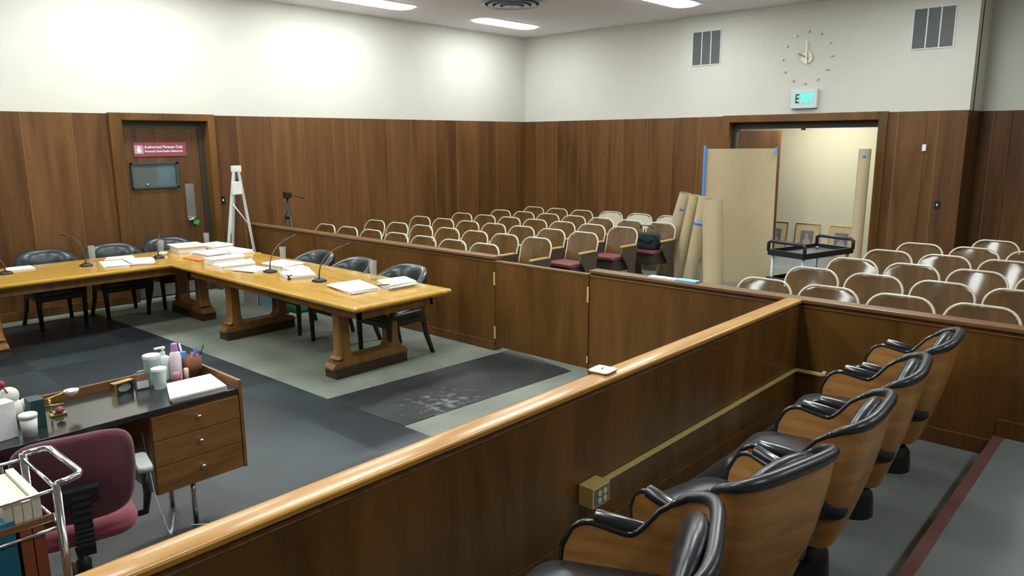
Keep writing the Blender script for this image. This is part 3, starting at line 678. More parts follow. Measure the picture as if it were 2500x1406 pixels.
#==PART3==
# ------------------------------------------------------------------ papers and small things on the oak tables
TT = .7405
def quad_stack(name, pts, z0, h, label, cat, mat=M_paper, layers=3, jit=.012, group=None, part='sheets'):
    """a pile of loose sheets: slabs of slightly different turn inside one outline"""
    cx = sum(p[0] for p in pts)/len(pts); cy = sum(p[1] for p in pts)/len(pts)
    t = MB(); rnd = random.Random(hash(label) % 1 + len(label)*7)
    for k in range(layers):
        a = rnd.uniform(-jit, jit)*4; dx, dy = rnd.uniform(-jit, jit), rnd.uniform(-jit, jit); s = 1-rnd.uniform(0, .05)
        poly = [((x-cx)*s*math.cos(a)-(y-cy)*s*math.sin(a)+dx, (x-cx)*s*math.sin(a)+(y-cy)*s*math.cos(a)+dy) for x, y in pts]
        t.prism(poly, k*h/layers+.0004, (k+1)*h/layers-.0008)
    o = t.build(name, mat); o.location = (cx, cy, z0); tag(o, label, cat, group); return o
def binder(pts, z0, h, label, tilt=0, col=M_white):
    """ring binder lying flat: covers, spine and the paper block between them"""
    (x0, y0), (x1, y1), (x2, y2), (x3, y3) = pts; cx = (x0+x1+x2+x3)/4; cy = (y0+y1+y2+y3)/4
    t = empty('ring_binder', (cx, cy, z0)); tag(t, label, 'binder')
    q = [(x-cx, y-cy) for x, y in pts]; s = lambda k: [(x*k, y*k) for x, y in q]
    a = MB(); a.prism(q, 0, .004); a.loft([[(x, y, h-.004+tilt*(x+y)) for x, y in q], [(x, y, h+tilt*(x+y)) for x, y in q]], smooth=False); a.build('covers', col, t)
    a = MB(); e = [q[0], q[1], (q[1][0]*.97, q[1][1]*.97), (q[0][0]*.97, q[0][1]*.97)]; a.prism(e, .004, h-.004); a.build('spine', col, t)
    a = MB(); a.prism(s(.93), .0045, h-.006); a.build('page_block', M_paper2, t); return t
c2 = lambda L: [(p[0], p[1]) for p in L]
# corner pile
t = empty('document_box', (3.99, 8.98, TT), R(-8)); tag(t, 'thick white document box with overhanging lid at the far table corner', 'box')
a = MB(); a.box(-.155, .155, -.19, .19, 0, .072, .004); a.build('box_body', M_paper2, t)
a = MB(); a.box(-.175, .175, -.215, .215, .073, .082, .002); a.build('lid', M_paper, t)
quad_stack('paper_stack', [(4.20, 9.16), (4.47, 9.20), (4.50, 8.82), (4.22, 8.76)], TT, .055, 'tall pile of white papers right of the document box', 'papers', layers=6)
quad_stack('paper_stack', [(4.16, 8.70), (4.44, 8.72), (4.48, 8.26), (4.20, 8.24)], TT, .035, 'pile of white papers near the partition side of the corner', 'papers', layers=4)
quad_stack('paper_stack', [(3.86, 8.62), (4.12, 8.66), (4.14, 8.26), (3.88, 8.22)], TT, .045, 'white papers in front of the document box', 'papers', layers=5, jit=.02)
quad_stack('folder', [(3.70, 8.46), (3.83, 8.50), (3.86, 8.12), (3.72, 8.08)], TT, .012, 'orange folder sticking out at the inner table corner', 'folder', M_orange, 2)
quad_stack('folder', [(3.86, 8.18), (4.08, 8.20), (4.02, 7.96), (3.80, 7.98)], TT, .022, 'cream folder beside the orange one', 'folder', M_paper2, 3)
binder([(3.63, 7.62), (3.62, 7.38), (3.98, 7.34), (4.10, 7.66)], TT, .032, 'large white binder lying open-edged beside the first microphone from the corner')
binder([(3.70, 7.95), (3.68, 7.72), (4.06, 7.70), (4.14, 7.93)], TT, .06, 'fattest white binder in the middle of the long table')
quad_stack('paper_stack', [(3.66, 7.27), (3.96, 7.27), (3.98, 6.98), (3.72, 6.95)], TT, .018, 'thin spread of white sheets by the dark microphone base', 'papers', layers=3, jit=.02)
quad_stack('paper_stack', [(4.02, 7.28), (4.30, 7.34), (4.34, 6.98), (4.02, 6.92)], TT, .034, 'white papers before the empty chair, half way along the table', 'papers', layers=4, jit=.02)
quad_stack('paper_stack', [(4.00, 6.88), (4.24, 6.90), (4.20, 6.68), (3.98, 6.70)], TT, .026, 'small white pile right above the clipped stack', 'papers', layers=3, jit=.02)
o = quad_stack('paper_stack', [(3.84, 6.64), (3.74, 6.34), (4.00, 6.22), (4.14, 6.56)], TT, .036, 'white stack held by a black clip, left of the middle microphone', 'papers', layers=5, jit=.004)
a = MB(); a.box(-.025, .025, -.012, .012, 0, .043, .003); a.tube([(-.02, 0, .045), (-.05, .01, .052), (-.02, .02, .045)], .0025, 6); k = a.build('binder_clip', M_black, o); k.location = (-.15, -.10, 0)
quad_stack('paper_stack', [(3.72, 5.28), (4.02, 5.26), (4.13, 5.72), (3.82, 5.76)], TT, .030, 'wide white stack nearest the camera-side corner of the table', 'papers', layers=4, jit=.012)
quad_stack('paper_stack', [(4.05, 5.17), (4.36, 5.15), (4.46, 5.42), (4.17, 5.48)], TT, .050, 'thick ragged white stack at the gate end of the table', 'papers', layers=7, jit=.012)
a = MB(); a.tube([(4.03, 5.30, TT+.036), (4.06, 5.17, TT+.058)], .005, 8); tag(a.build('pen', M_black), 'black pen lying across the ragged white stack', 'pen')
# left table
quad_stack('paper_stack', [(2.12, 9.20), (2.36, 9.18), (2.34, 8.94), (2.09, 8.97)], TT, .014, 'single thin white pad at the far left of the table', 'papers', layers=2, jit=.004)
quad_stack('paper_stack', [(2.84, 8.42), (3.07, 8.34), (3.14, 8.78), (2.92, 8.84)], TT, .020, 'left one of two white piles on the table near the microphones', 'papers', layers=3)
quad_stack('paper_stack', [(3.10, 8.36), (3.30, 8.28), (3.44, 8.66), (3.18, 8.80)], TT, .030, 'right one of two white piles on the table near the microphones', 'papers', layers=4)
quad_stack('paper_stack', [(3.02, 8.92), (3.30, 8.86), (3.38, 9.06), (3.12, 9.12)], TT, .018, 'white papers behind the two piles on the left table', 'papers', layers=3)
def mic(x, y, hx, hy, hz, label, rz=0):
    t = empty('gooseneck_microphone', (x, y, TT)); tag(t, label, 'microphone', 'gooseneck microphones')
    a = MB(); a.loft([[(px*s, py*s, z) for px, py in rrect(-.055, .055, -.065, .065, .03, 5)] for z, s in ((0, 1), (.012, 1), (.024, .85), (.03, .5))]); smooth_by(a.build('base', M_black, t), 50)
    a = MB(); a.box(-.05, -.02, .02, .05, .018, .027, .002); a.build('talk_button', M_ivory, t)
    d = Vector((hx-x, hy-y, hz-TT)); P = []
    for k in range(12): f = k/11; P.append((d.x*f**2.1, d.y*f**2.1, .025+(d.z-.025)*(1-(1-f)**1.6)))
    a = MB(); a.tube(P, [.0075-.003*k/11 for k in range(12)], 7); nk = a.build('gooseneck', plain('bronze_stem', (.11, .07, .055), .35, metal=.3), t)
    e = Vector(P[-1]); q = (e-Vector(P[-2])).normalized(); a = MB(); a.tube([e, e+q*.01, e+q*.05, e+q*.06], [.006, .012, .012, .007], 10); a.build('capsule', M_black, nk)
mic(3.91, 6.04, 4.23, 6.05, 1.05, 'gooseneck microphone standing alone between two white stacks on the long table')
mic(3.87, 6.86, 4.28, 7.07, 1.05, 'gooseneck microphone amid the papers half way along the long table')
mic(2.77, 8.74, 2.64, 8.83, 1.08, 'gooseneck microphone on the left table, beside the tumbler')
mic(2.05, 8.84, 1.80, 8.98, 1.0, 'gooseneck microphone at the left edge of the picture')
mic(3.52, 8.70, 3.66, 8.95, .98, 'gooseneck microphone near the inner corner of the tables')
def glass(x, y, label, h=.15, z=TT):
    a = MB(); a.lathe([(.028, 0), (.036, h), (.033, h), (.026, .008), (.001, .008)], (0, 0, 0), 18, caps=False); a.prism([(.028*math.cos(q*PI/9), .028*math.sin(q*PI/9)) for q in range(18)], 0, .006)
    o = a.build('tumbler', M_glass); o.location = (x, y, z); smooth_by(o, 50); tag(o, label, 'glass', 'clear tumblers')
glass(4.29, 5.70, 'clear tall tumbler behind the ragged stack on the long table', .19)
glass(4.38, 7.46, 'clear tumbler near the partition side, mid table'); glass(2.93, 9.02, 'clear tumbler on the left table in front of the left captain chair', .18)
glass(2.02, 9.20, 'clear tumbler at the left picture edge behind the pad', .17); glass(3.74, 9.14, 'clear tumbler left of the document box', .15); glass(4.36, 9.245, 'clear tumbler behind the paper pile by the easel', .17)
a = MB(); a.lathe([(.03, 0), (.045, .02), (.05, .035), (.02, .038)], n=16); o = a.build('white_dish', M_white); o.location = (3.66, 8.90, TT); tag(o, 'small white dish left of the document box', 'dish')
# ------------------------------------------------------------------ boxes under the tables
t = empty('storage_box', (4.80, 8.80, 0), R(3)); tag(t, 'white cardboard box on the floor between table and partition', 'box'); a = MB(); a.box(-.14, .14, -.155, .155, 0, .27, .003); a.build('box_body', M_white, t)
a = MB(); a.box(-.146, .146, -.161, .161, .272, .30, .003); a.build('lid', M_white, t)
t = empty('storage_crate', (4.82, 8.47, 0), R(3)); tag(t, 'light blue crate with green corners beside the white box', 'box'); a = MB(); a.box(-.14, .13, -.14, .14, 0, .27, .004); a.build('crate_body', plain('sky_blue_plastic', (.32, .66, .80), .5), t)
a = MB()
for sx_ in (-.135, .135):
    for sy_ in (-.145, .145): a.box(sx_-.003, sx_+.012, sy_-.012, sy_+.012, 0, .285, .003)
a.build('corner_posts', plain('green_plastic', (.02, .17, .10), .5), t)
a = MB(); a.loft([[(x*s, y*s, z) for x, y in rrect(-.13, .13, -.20, .20, .05, 4)] for z, s in ((0, .9), (.03, 1), (.13, .95), (.17, .7))]); o = a.build('shopping_bag', plain('green_white_bag', (.03, .20, .13), .6, noise=.5, nscale=9)); o.location = (4.86, 8.02, .006); tag(smooth_by(o, 60), 'dark green bag lying on the floor by the partition', 'bag')

# ------------------------------------------------------------------ easel and tripod
t = empty('easel', (4.95, 9.47, 0)); tag(t, 'pale grey folding easel standing behind the table corner', 'easel')
tp = at(576, 410, Y=9.47); tp = Vector((tp.x-4.95, 0, tp.z))
for s, yy in ((-.35, -.10), (.20, -.10), (-.03, .33)):
    a = MB(); a.tube([(s, yy, 0), (tp.x+s*.10, yy*.1, tp.z)], .021, 6, smooth=False); a.build('leg', plain('pale_grey_aluminium', (.55, .57, .55), .45), t)
a = MB(); a.box(tp.x-.06, tp.x+.06, -.03, .03, tp.z-.05, tp.z+.03, .004); a.build('top_clamp', M_white, t)
a = MB(); a.box(tp.x-.11, tp.x+.02, -.085, -.055, 1.36, 1.53, .006); a.build('pad_holder', M_white, t)
a = MB(); a.tube([(-.17, -.06, .85), (-.03, .14, 1.12)], .009, 6); a.build('brace', M_signframe, t)
a = MB(); a.tube([(.09, -.06, .95), (-.03, .10, 1.22)], .009, 6); a.tube([(-.24, -.08, .60), (.13, -.08, .60)], .01, 6); a.build('brace', M_signframe, t)
t = empty('camera_tripod', (5.62, 9.36, 0)); tag(t, 'black camera tripod with pan handle behind the partition', 'tripod')
for k in range(3):
    an = R(30+120*k); a = MB(); a.tube([(.19*math.cos(an), .19*math.sin(an), 0), (.045*math.cos(an), .045*math.sin(an), 1.02)], [.010, .015], 7); a.build('leg', M_black, t)
a = MB(); a.lathe([(.045, .98), (.05, 1.03), (.02, 1.06), (.017, 1.27)], n=12); a.build('centre_column', M_black, t)
a = MB(); a.box(-.045, .045, -.045, .045, 1.27, 1.36, .012); hd = a.build('pan_head', M_black, t)
a = MB(); a.tube([(.03, -.03, 1.32), (.16, -.17, 1.265)], [.006, .011], 7); a.build('pan_handle', M_black, hd)
# pale papers and case lying on the partition by the rolls
a = MB(); a.box(-.035, .035, -.155, .155, 0, .012, .002); o = a.build('document_sleeve', M_paper); p = at(1628, 676, z=.945); o.location = (5.215, p.y*5.215/p.x, .9402); tag(o, 'white papers lying on top of the partition', 'papers')
a = MB(); a.box(-.04, .04, -.09, .09, 0, .016, .003); o = a.build('document_sleeve', plain('light_blue_folder', (.20, .52, .75), .5)); p = at(1678, 684, z=.945); o.location = (5.215, p.y*5.215/p.x, .9402); tag(o, 'light blue and black folder on top of the partition', 'folder')

# ------------------------------------------------------------------ cardboard by the exit
t = empty('cardboard_sheet', (10.0, 4.75, 0)); tag(t, 'tall curved sheet of brown floor cardboard standing before the exit', 'cardboard')
A, B = Vector((9.74, 5.16, 0)), Vector((10.32, 4.36, 0)); dr = (B-A); nr = Vector((-dr.y, dr.x, 0)).normalized(); fr, bk = [], []
for i in range(9):
    z = .003+1.91*i/8; ra, rb = [], []
    for k in range(21):
        f = k/20; p = A+dr*f+nr*(-.05*math.sin(2*PI*f)+.03*math.sin(5*f+z))-Vector((10.0, 4.75, 0)); p.z = z; ra.append(p); rb.append(p+nr*-.006)
    fr.append(ra); bk.append(rb)
a = MB(); a.slab(fr, bk); smooth_by(a.build('sheet', M_card, t), 50)
a = MB(); q = fr[0][0]; a.box(q.x-.030, q.x+.012, q.y-.012, q.y+.012, 1.26, 1.955, .003); a.build('blue_tape', M_tape, t)
q = fr[0][20]; a = MB(); a.box(q.x-.035, q.x-.012, q.y-.0, q.y+.03, 1.84, 1.93, .002); a.build('blue_tape', M_tape, t)
def roll(bx, by, tx, ty, hz, r, label, tape=None, X=None):
    """a spiral cardboard roll from a foot to a top point"""
    b_, t_ = Vector((bx, by, .012)), Vector((tx, ty, hz)); t = empty('cardboard_roll', (bx, by, 0)); tag(t, label, 'cardboard roll', 'brown cardboard rolls')
    ax = (t_-b_).normalized(); n1 = ax.cross(Vector((1, 0, 0))).normalized(); n2 = ax.cross(n1); fr, bk = [], []
    for i in range(2):
        ra, rb = [], []; base = (b_ if i == 0 else t_)-Vector((bx, by, 0))
        for k in range(45):
            an = 2*PI*1.6*k/44+1.0; q = r*(1-.16*k/44); ra.append(base+n1*math.cos(an)*q+n2*math.sin(an)*q); rb.append(base+n1*math.cos(an)*(q-.006)+n2*math.sin(an)*(q-.006))
        fr.append(ra); bk.append(rb)
    a = MB(); a.slab(fr, bk); smooth_by(a.build('rolled_sheet', M_card, t), 50)
    if tape:
        a = MB(); c0 = b_-Vector((bx, by, 0))+(t_-b_)*tape[0]
        pts = [(c0+n1*math.cos(an)*(r+.002)+n2*math.sin(an)*(r+.002)) for an in [R(tape[1]+(tape[2]-tape[1])*k/11) for k in range(12)]]
        a.loft([[p-ax*.025 for p in pts], [p+ax*.025 for p in pts], [p+ax*.025+(p-c0).normalized()*.001 for p in pts], [p-ax*.025+(p-c0).normalized()*.001 for p in pts]], closed=False, caps=False, loop=True); a.build('blue_tape', M_tape, t)
def P2(px, py, X): p = at(px, py, X=X); return p.x, p.y
for (b0, t0, X, r, lb, tp_) in [((1618, 665), (1677, 484), 9.95, .12, 'leftmost cardboard roll, leaning, with a small blue tape patch', (.83, 100, 125)), ((1651, 668), (1697, 486), 9.80, .088, 'slim leaning cardboard roll, second from the left', None),
                                ((1682, 672), (1722, 484), 9.60, .10, 'leaning cardboard roll banded with blue tape, third from the left', (.70, 60, 170)), ((1741, 692), (1739, 480), 9.20, .142, 'fat upright cardboard roll in front of the tall sheet', None)]:
    bb = P2(*b0, X); tt = P2(*t0, X+.03); roll(bb[0], bb[1], tt[0], tt[1], 1.25, r, lb, tp_)
bb = P2(2088, 610, 11.0); tt = P2(2112, 366, 11.06); roll(bb[0], bb[1], tt[0], tt[1], 1.90, .085, 'tall narrow cardboard roll leaning at the right exit jamb with blue tape', (.95, 95, 120))
# picture frames standing in the hall
for k, (xa, xb, lb) in enumerate([(5.402, 5.85, 'gold framed portrait in the hall, leftmost, half behind the cardboard'), (4.817, 5.257, 'gold framed portrait in the hall, middle of three'), (4.225, 4.654, 'gold framed portrait in the hall, rightmost, behind the cart')]):
    t = empty('picture_frame', (HX-.10, (xa+xb)/2, .003)); t.rotation_euler = (0, R(9), 0); tag(t, lb, 'picture', 'framed portraits leaning on the hall wall'); hw = (xb-xa)/2; hz = .545; fw = .012
    a = MB(); a.box(-.012, .008, -hw, -hw+fw, 0, hz, .002); a.box(-.012, .008, hw-fw, hw, 0, hz, .002); a.box(-.012, .008, -hw, hw, 0, fw, .002); a.box(-.012, .008, -hw, hw, hz-fw, hz, .002); a.build('frame', M_brassm, t)
    a = MB(); a.box(-.002, .004, -hw+fw, hw-fw, fw, hz-fw); a.build('mount', plain('tan_mount', (.52, .40, .24), .7), t)
    pr_ = MB(); pr_.box(-.005, -.0021, -.115, .115, .17, .42); pr_ = pr_.build('print', plain('violet_grey_print', (.17, .14, .16), .5, noise=.4, nscale=9), t)
    a = MB(); a.prism(arc(0, .335, .032, 0, 2*PI, 12)[:-1], 0, .001); a.prism([(-.075, .175), (.075, .175), (.06, .25), (.02, .295), (-.02, .295), (-.06, .25)], 0, .001)
    o = a.build('sitter', plain('pale_sepia', (.36, .30, .28), .6), pr_); o.data.transform(Matrix(((0, 0, -1, -.0052), (-1, 0, 0, 0), (0, 1, 0, 0), (0, 0, 0, 1))))
# utility cart in the aisle
ps = [at(1885, 607, z=.72), at(1955, 621, z=.72), at(2073, 605, z=.72), at(2003, 592, z=.72)]
cu = sum(ps, Vector())/4; e1 = ((ps[2]-ps[1])+(ps[3]-ps[0]))/2; e2 = ((ps[0]-ps[1])+(ps[3]-ps[2]))/2
L1, L2 = e1.length/2, e2.length/2; t = empty('utility_cart', (cu.x, cu.y, 0), math.atan2(e1.y, e1.x)); tag(t, 'black plastic utility cart with grey posts in the gallery aisle', 'cart')
L2 = max(.2, min(L2, .32)); L1 = max(.35, min(L1, .6))
def tray(z, name):
    a = MB(); a.box(-L1, L1, -L2, L2, z-.06, z-.045); 
    for s in (-1, 1): a.box(-L1, L1, s*L2-.012, s*L2+.012, z-.07, z, .004); a.box(s*L1-.012, s*L1+.012, -L2, L2, z-.07, z, .004)
    return a.build(name, M_black, t)
tray(.72, 'top_shelf'); tray(.38, 'lower_shelf')
for sx_ in (-1, 1):
    for sy_ in (-1, 1):
        a = MB(); a.tube([(sx_*(L1-.04), sy_*(L2-.04), .09), (sx_*(L1-.04), sy_*(L2-.04), .68)], .018, 10); a.build('post', M_signframe, t)
        a = MB(); a.T = Matrix.Translation((sx_*(L1-.04), sy_*(L2-.04), .045)) @ Matrix.Rotation(PI/2, 4, 'X'); a.lathe([(.044, -.013), (.045, 0), (.044, .013)], n=14); a.build('caster', M_black, t)
    a = MB(); a.tube([(sx_*L1, -L2, .70), (sx_*L1, -L2, .80), (sx_*(L1+.0), -L2+.03, .82), (sx_*L1, L2-.03, .82), (sx_*L1, L2, .80), (sx_*L1, L2, .70)], .021, 8); a.build('handle', M_black, t)
# shoulder bag on the last aisle seat
bp = (9.32, 5.83, .47); t = empty('shoulder_bag', bp, R(5)); tag(t, 'black soft shoulder bag sitting on an aisle seat', 'bag')
a = MB(); rb_ = random.Random(5)
def bagring(z, s_, sag): return [(x*s_+.010*math.sin(q*1.3+z*30)-.05*max(0, z-.2), y*s_+.008*math.sin(q*2.1+z*17), z-sag*abs(y)/.2+.006*math.sin(q*1.7)*min(1, z*20)) for q, (x, y) in enumerate(rrect(-.095, .095, -.20, .20, .06, 5))]
a.loft([bagring(0, .90, 0), bagring(.03, 1.02, 0), bagring(.10, 1.06, .005), bagring(.18, 1.0, .012), bagring(.235, 1.04, .03), bagring(.262, .97, .04), bagring(.275, .65, .045), bagring(.278, .25, .04)]); smooth_by(a.build('bag_body', plain('black_nylon', (.018, .028, .034), .55, bump=.3, nscale=14), t), 70)
a = MB(); a.loft([[(-.112+.006*math.sin(y*40), y, .235-.0*abs(y)), (-.118, y*.98, .14+.02*math.sin(y*25))] + [(-.108, y*.98, .14+.02*math.sin(y*25)), (-.100, y, .235)] for y in [-.19+.38*k/16 for k in range(17)]]); smooth_by(a.build('flap', MATS['black_nylon'], t), 60)
a = MB(); a.box(-.10, -.084, -.15, .15, .04, .19, .006); a.build('front_pocket', MATS['black_nylon'], t)
a = MB(); a.tube([(0, -.10, .30), (.0, -.07, .345), (0, .07, .345), (0, .10, .30)], .008, 6); a.build('handle', M_black, t)
a = MB(); a.tube([(0, -.19, .24), (-.06, -.26, .15), (-.05, -.27, .02), (0, -.20, .06)], .009, 6); a.build('shoulder_strap', M_black, t)

# ------------------------------------------------------------------ clerk's desk
DY0, DY1, DXa, DXb = 3.69, 4.20, .66, 1.845
t = empty('clerk_desk', (DXb, DY0, 0)); tag(t, 'walnut desk with black top, three drawers and chrome legs', 'desk'); T0 = Matrix.Translation((-DXb, -DY0, 0))
a = MB(); a.T = T0; a.box(DXa, DXb, DY0, DY1, .712, .74, .003); a.build('desk_top', plain('black_laminate', (.022, .024, .026), .16, coat=.3), t)
a = MB(); a.T = T0; a.box(DXa, DXb+.018, DY1, DY1+.018, .66, .785, .003); a.box(DXb, DXb+.018, DY0-.004, DY1, .285, .785, .003); a.build('gallery_edge', M_deskw, t)
a = MB(); a.T = T0; a.box(1.375, DXb-.001, DY0+.012, DY1-.03, .285, .711); pd = a.build('pedestal', M_deskw, t)
for k, (z0, z1) in enumerate(((.575, .700), (.437, .572), (.290, .434))):
    a = MB(); a.T = T0; a.box(1.378, DXb-.006, DY0-.004, DY0+.010, z0, z1, .002); dr_ = a.build('drawer', M_deskw, t)
    a = MB(); a.T = T0 @ Matrix.Translation((1.61, DY0-.005, (z0+z1)/2+.012)) @ Matrix.Rotation(PI/2, 4, 'X'); a.lathe([(.006, 0), (.006, .012), (.014, .016), (.014, .024), (.008, .028)], n=12); a.build('knob', M_chrome, dr_)
for x, y in ((1.60, 3.80), (1.60, 4.10), (.82, 3.80), (.82, 4.10)):
    a = MB(); a.T = T0; a.tube([(x, y, 0), (x, y, .29 if x > 1 else .71)], .014, 12); a.build('leg', M_chrome, t)
a = MB(); a.T = T0; a.box(.67, 1.374, DY1-.03, DY1-.015, .35, .711); a.build('modesty_panel', M_deskw, t)
DT = .7405
def dl(px, py, z=DT): p = at(px, py, z=z); return p.x, p.y
# things on the desk
quad_stack('file_folders', [(1.585, 3.98), (1.49, 3.715), (1.79, 3.70), (1.83, 3.97)], DT, .030, 'white pile of file folders at the right desk corner', 'papers', layers=3, jit=.006)
def bottle(name, x, y, prof, mat, label, cat, cap=None, capmat=None):
    t = empty(name, (x, y, DT)); tag(t, label, cat); a = MB(); a.lathe(prof, n=18); smooth_by(a.build('container', mat, t), 50)
    if cap: a = MB(); a.lathe(cap, n=16); smooth_by(a.build('cap', capmat or mat, t), 50)
    return t
bottle('lotion_bottle', 1.695, 4.10, [(.030, 0), (.032, .01), (.032, .13), (.024, .155), (.014, .165)], plain('pale_pink_lotion', (.80, .66, .72), .4), 'pink lotion bottle with purple cap on the desk', 'bottle', [(.018, .165), (.019, .17), (.017, .205), (.012, .208)], plain('purple_cap', (.48, .22, .58), .4))
t = bottle('pump_bottle', 1.655, 4.16, [(.034, 0), (.036, .01), (.036, .10), (.030, .125), (.014, .135)], M_white, 'white pump bottle beside the purple-capped one', 'bottle', [(.012, .135), (.012, .155), (.006, .156), (.006, .172), (.014, .173), (.014, .18)], M_white)
a = MB(); a.box(-.045, .012, -.01, .01, .176, .186, .004); a.build('nozzle', M_white, t)
bottle('wipes_tub', 1.575, 4.115, [(.040, 0), (.043, .01), (.044, .14), (.047, .143), (.047, .158), (.044, .16)], plain('pale_aqua_tub', (.62, .78, .78), .4), 'pale blue wipes tub with white lid, left of the pump bottle', 'tub', [(.046, .145), (.048, .15), (.046, .165), (.02, .168)], M_white)
bottle('paper_cup', 1.565, 4.01, [(.030, 0), (.038, .10), (.041, .103), (.039, .107)], plain('teal_white_cup', (.66, .80, .78), .5, noise=.15, nscale=14), 'squat white and teal cup in front of the wipes tub', 'cup', [(.040, .107), (.040, .113), (.03, .116)], M_white)
a = MB(); a.lathe([(.012, 0), (.013, .07), (.010, .075)], n=12); o = a.build('lip_balm_tube', plain('pale_peach', (.80, .55, .48), .4)); o.location = (1.715, 4.02, DT); tag(o, 'small peach tube before the pen basket', 'tube')
a = MB(); a.lathe([(.020, 0), (.022, .05), (.018, .06)], n=14); o = a.build('rose_jar', plain('rose_jar_plastic', (.55, .20, .24), .4)); o.location = (1.665, 4.03, DT); tag(o, 'small rose-coloured jar between bottle and tube', 'jar')
t = empty('pen_basket', (1.785, 4.115, DT), R(8)); tag(t, 'brown basket holding pens and a blue packet', 'basket')
a = MB(); a.loft([[(x*s, y*s, z) for x, y in rrect(-.052, .052, -.042, .042, .012, 3)] for z, s in ((0, .88), (.11, 1), (.11, .93), (.01, .83))], caps=True); a.build('basket', plain('woven_brown', (.22, .08, .035), .6, noise=.4, nscale=70, bump=.4), t)
for k, (x, y, tx, ty, hz, mt_, nm) in enumerate([(.02, .0, .075, -.02, .165, M_black, 'black marker'), (-.02, .01, -.045, .02, .19, M_white, 'white pen'), (.0, -.01, .03, .0, .15, plain('blue_ink_pen', (.06, .09, .45), .4), 'blue pen'), (.03, .02, .06, .03, .15, MATS['blue_ink_pen'], 'blue pen standing right'), (-.01, -.02, .0, -.03, .14, M_orange, 'orange pencil')]):
    a = MB(); a.tube([(x, y, .016), (tx, ty, hz)], .005, 7); o = a.build('pen', mt_); o.location = (1.785, 4.115, DT); tag(o, nm+' standing in the brown basket', 'pen', 'pens in the basket')
a = MB(); a.box(-.045, .0, -.012, .012, .03, .145, .006); o = a.build('blue_packet', plain('blue_packet_wrap', (.12, .26, .62), .4)); o.location = (1.765, 4.12, DT); tag(o, 'light blue packet standing in the basket', 'packet')
# photo holders
p = dl(306, 962); t = empty('card_holder', (p[0], p[1]+.03, DT), R(12)); tag(t, 'brass and dark green card holder standing on the desk', 'holder')
a = MB(); a.box(-.055, .055, -.02, .02, .058, .066, .002); a.box(-.055, -.043, -.02, .02, 0, .058, .001); a.build('frame', M_brassm, t)
a = MB(); a.box(-.043, .055, -.008, .012, 0, .058, .002); a.build('body', plain('dark_green_box', (.02, .035, .03), .4), t)
a = MB(); a.T = Matrix.Translation((.006, -.0085, .03)) @ Matrix.Rotation(PI/2, 4, 'X') @ Matrix.Diagonal((1, .6, 1, 1)); a.lathe([(.036, 0), (.036, .001)], n=20); a.build('oval_emblem', plain('grey_emblem', (.30, .33, .31), .5, noise=.3, nscale=60), t)
p = dl(353, 952); t = empty('photo_frame', (p[0], p[1]+.02, DT), R(-6)); tag(t, 'small silver photo frame beside the brass card holder', 'picture frame')
a = MB(); a.box(-.038, .038, -.006, .006, 0, .092, .004); a.tube([(-.026, 0, .094), (-.01, 0, .102), (.01, 0, .102), (.026, 0, .094)], .005, 6); a.build('frame', M_steel, t)
a = MB(); a.box(-.029, .029, -.0085, -.0062, .010, .050); a.build('photo', M_white, t); a = MB(); a.box(-.029, .029, -.0085, -.0062, .0502, .084); a.build('photo_top', plain('sepia_photo', (.34, .16, .08), .5), t)
a = MB(); a.tube([(0, .006, .06), (0, .05, .002)], .003, 6); a.build('strut', M_steel, t)
# left end of the desk: scales, bottles, boxes
t = empty('tissue_box', (.80, 3.84, DT), R(10)); tag(t, 'white carton standing at the left edge of the desk', 'box')
a = MB(); a.box(-.05, .04, -.04, .04, 0, .17, .003); a.build('carton', M_white, t); a = MB(); a.lathe([(.03, .148), (.02, .165), (.005, .18)], n=7); a.build('tissue', M_paper, t)
t = empty('white_cup', (.885, 3.785, DT)); tag(t, 'small white tub with lid before the dark file', 'tub'); a = MB(); a.lathe([(.03, 0), (.036, .085)], n=16); a.build('tub', M_white, t); a = MB(); a.lathe([(.038, .086), (.039, .10), (.034, .104)], n=16); a.build('lid', M_paper, t)
a = MB(); a.box(-.03, .03, -.045, .045, 0, .135, .003); o = a.build('dark_file_box', plain('dark_green_file', (.015, .05, .05), .5)); o.location = (.945, 3.90, DT); tag(o, 'dark green upright file box on the desk', 'box')
t = empty('soft_toy', (.885, 4.06, DT)); tag(t, 'white plush figure with a red pin behind the desk clutter', 'toy')
a = MB()
for (x, y, z, r) in ((0, 0, .055, .055), (.0, 0, .125, .042), (-.065, 0, .10, .04), (.06, -.01, .07, .03)):
    a.lathe([(r*math.sin(q*PI/8)+.0005, z-r*math.cos(q*PI/8)) for q in range(9)], (x, y, 0), 14)
smooth_by(a.build('plush_body', plain('white_plush', (.78, .76, .70), .95), t), 80)
a = MB(); a.tube([(.0, -.03, .12), (-.03, -.03, .19)], .004, 6); a.lathe([(.002, .18), (.013, .185), (.014, .2), (.004, .212)], (-.03, -.03, 0), 10); a.build('red_pin', plain('red_bead', (.42, .03, .05), .4), t)
t = empty('postal_scale', (1.055, 3.97, DT)); tag(t, 'small brass balance with white pans on the desk', 'scale')
a = MB(); a.box(-.035, .035, -.02, .02, 0, .012, .002); a.box(-.02, .02, -.015, .015, .012, .022, .002); a.tube([(-.03, 0, .02), (-.03, 0, .09)], .005, 8); a.build('stand', M_brassm, t)
a = MB(); a.tube([(-.08, .0, .085), (.06, .02, .105)], .004, 6); a.tube([(-.06, -.03, .07), (.02, -.03, .062)], .004, 6); a.build('beam', M_brassm, t)
a = MB(); a.lathe([(.005, .075), (.028, .09), (.034, .105), (.033, .107), (.02, .095), (.001, .09)], (.075, .02, 0), 18); smooth_by(a.build('pan', M_white, t), 60)
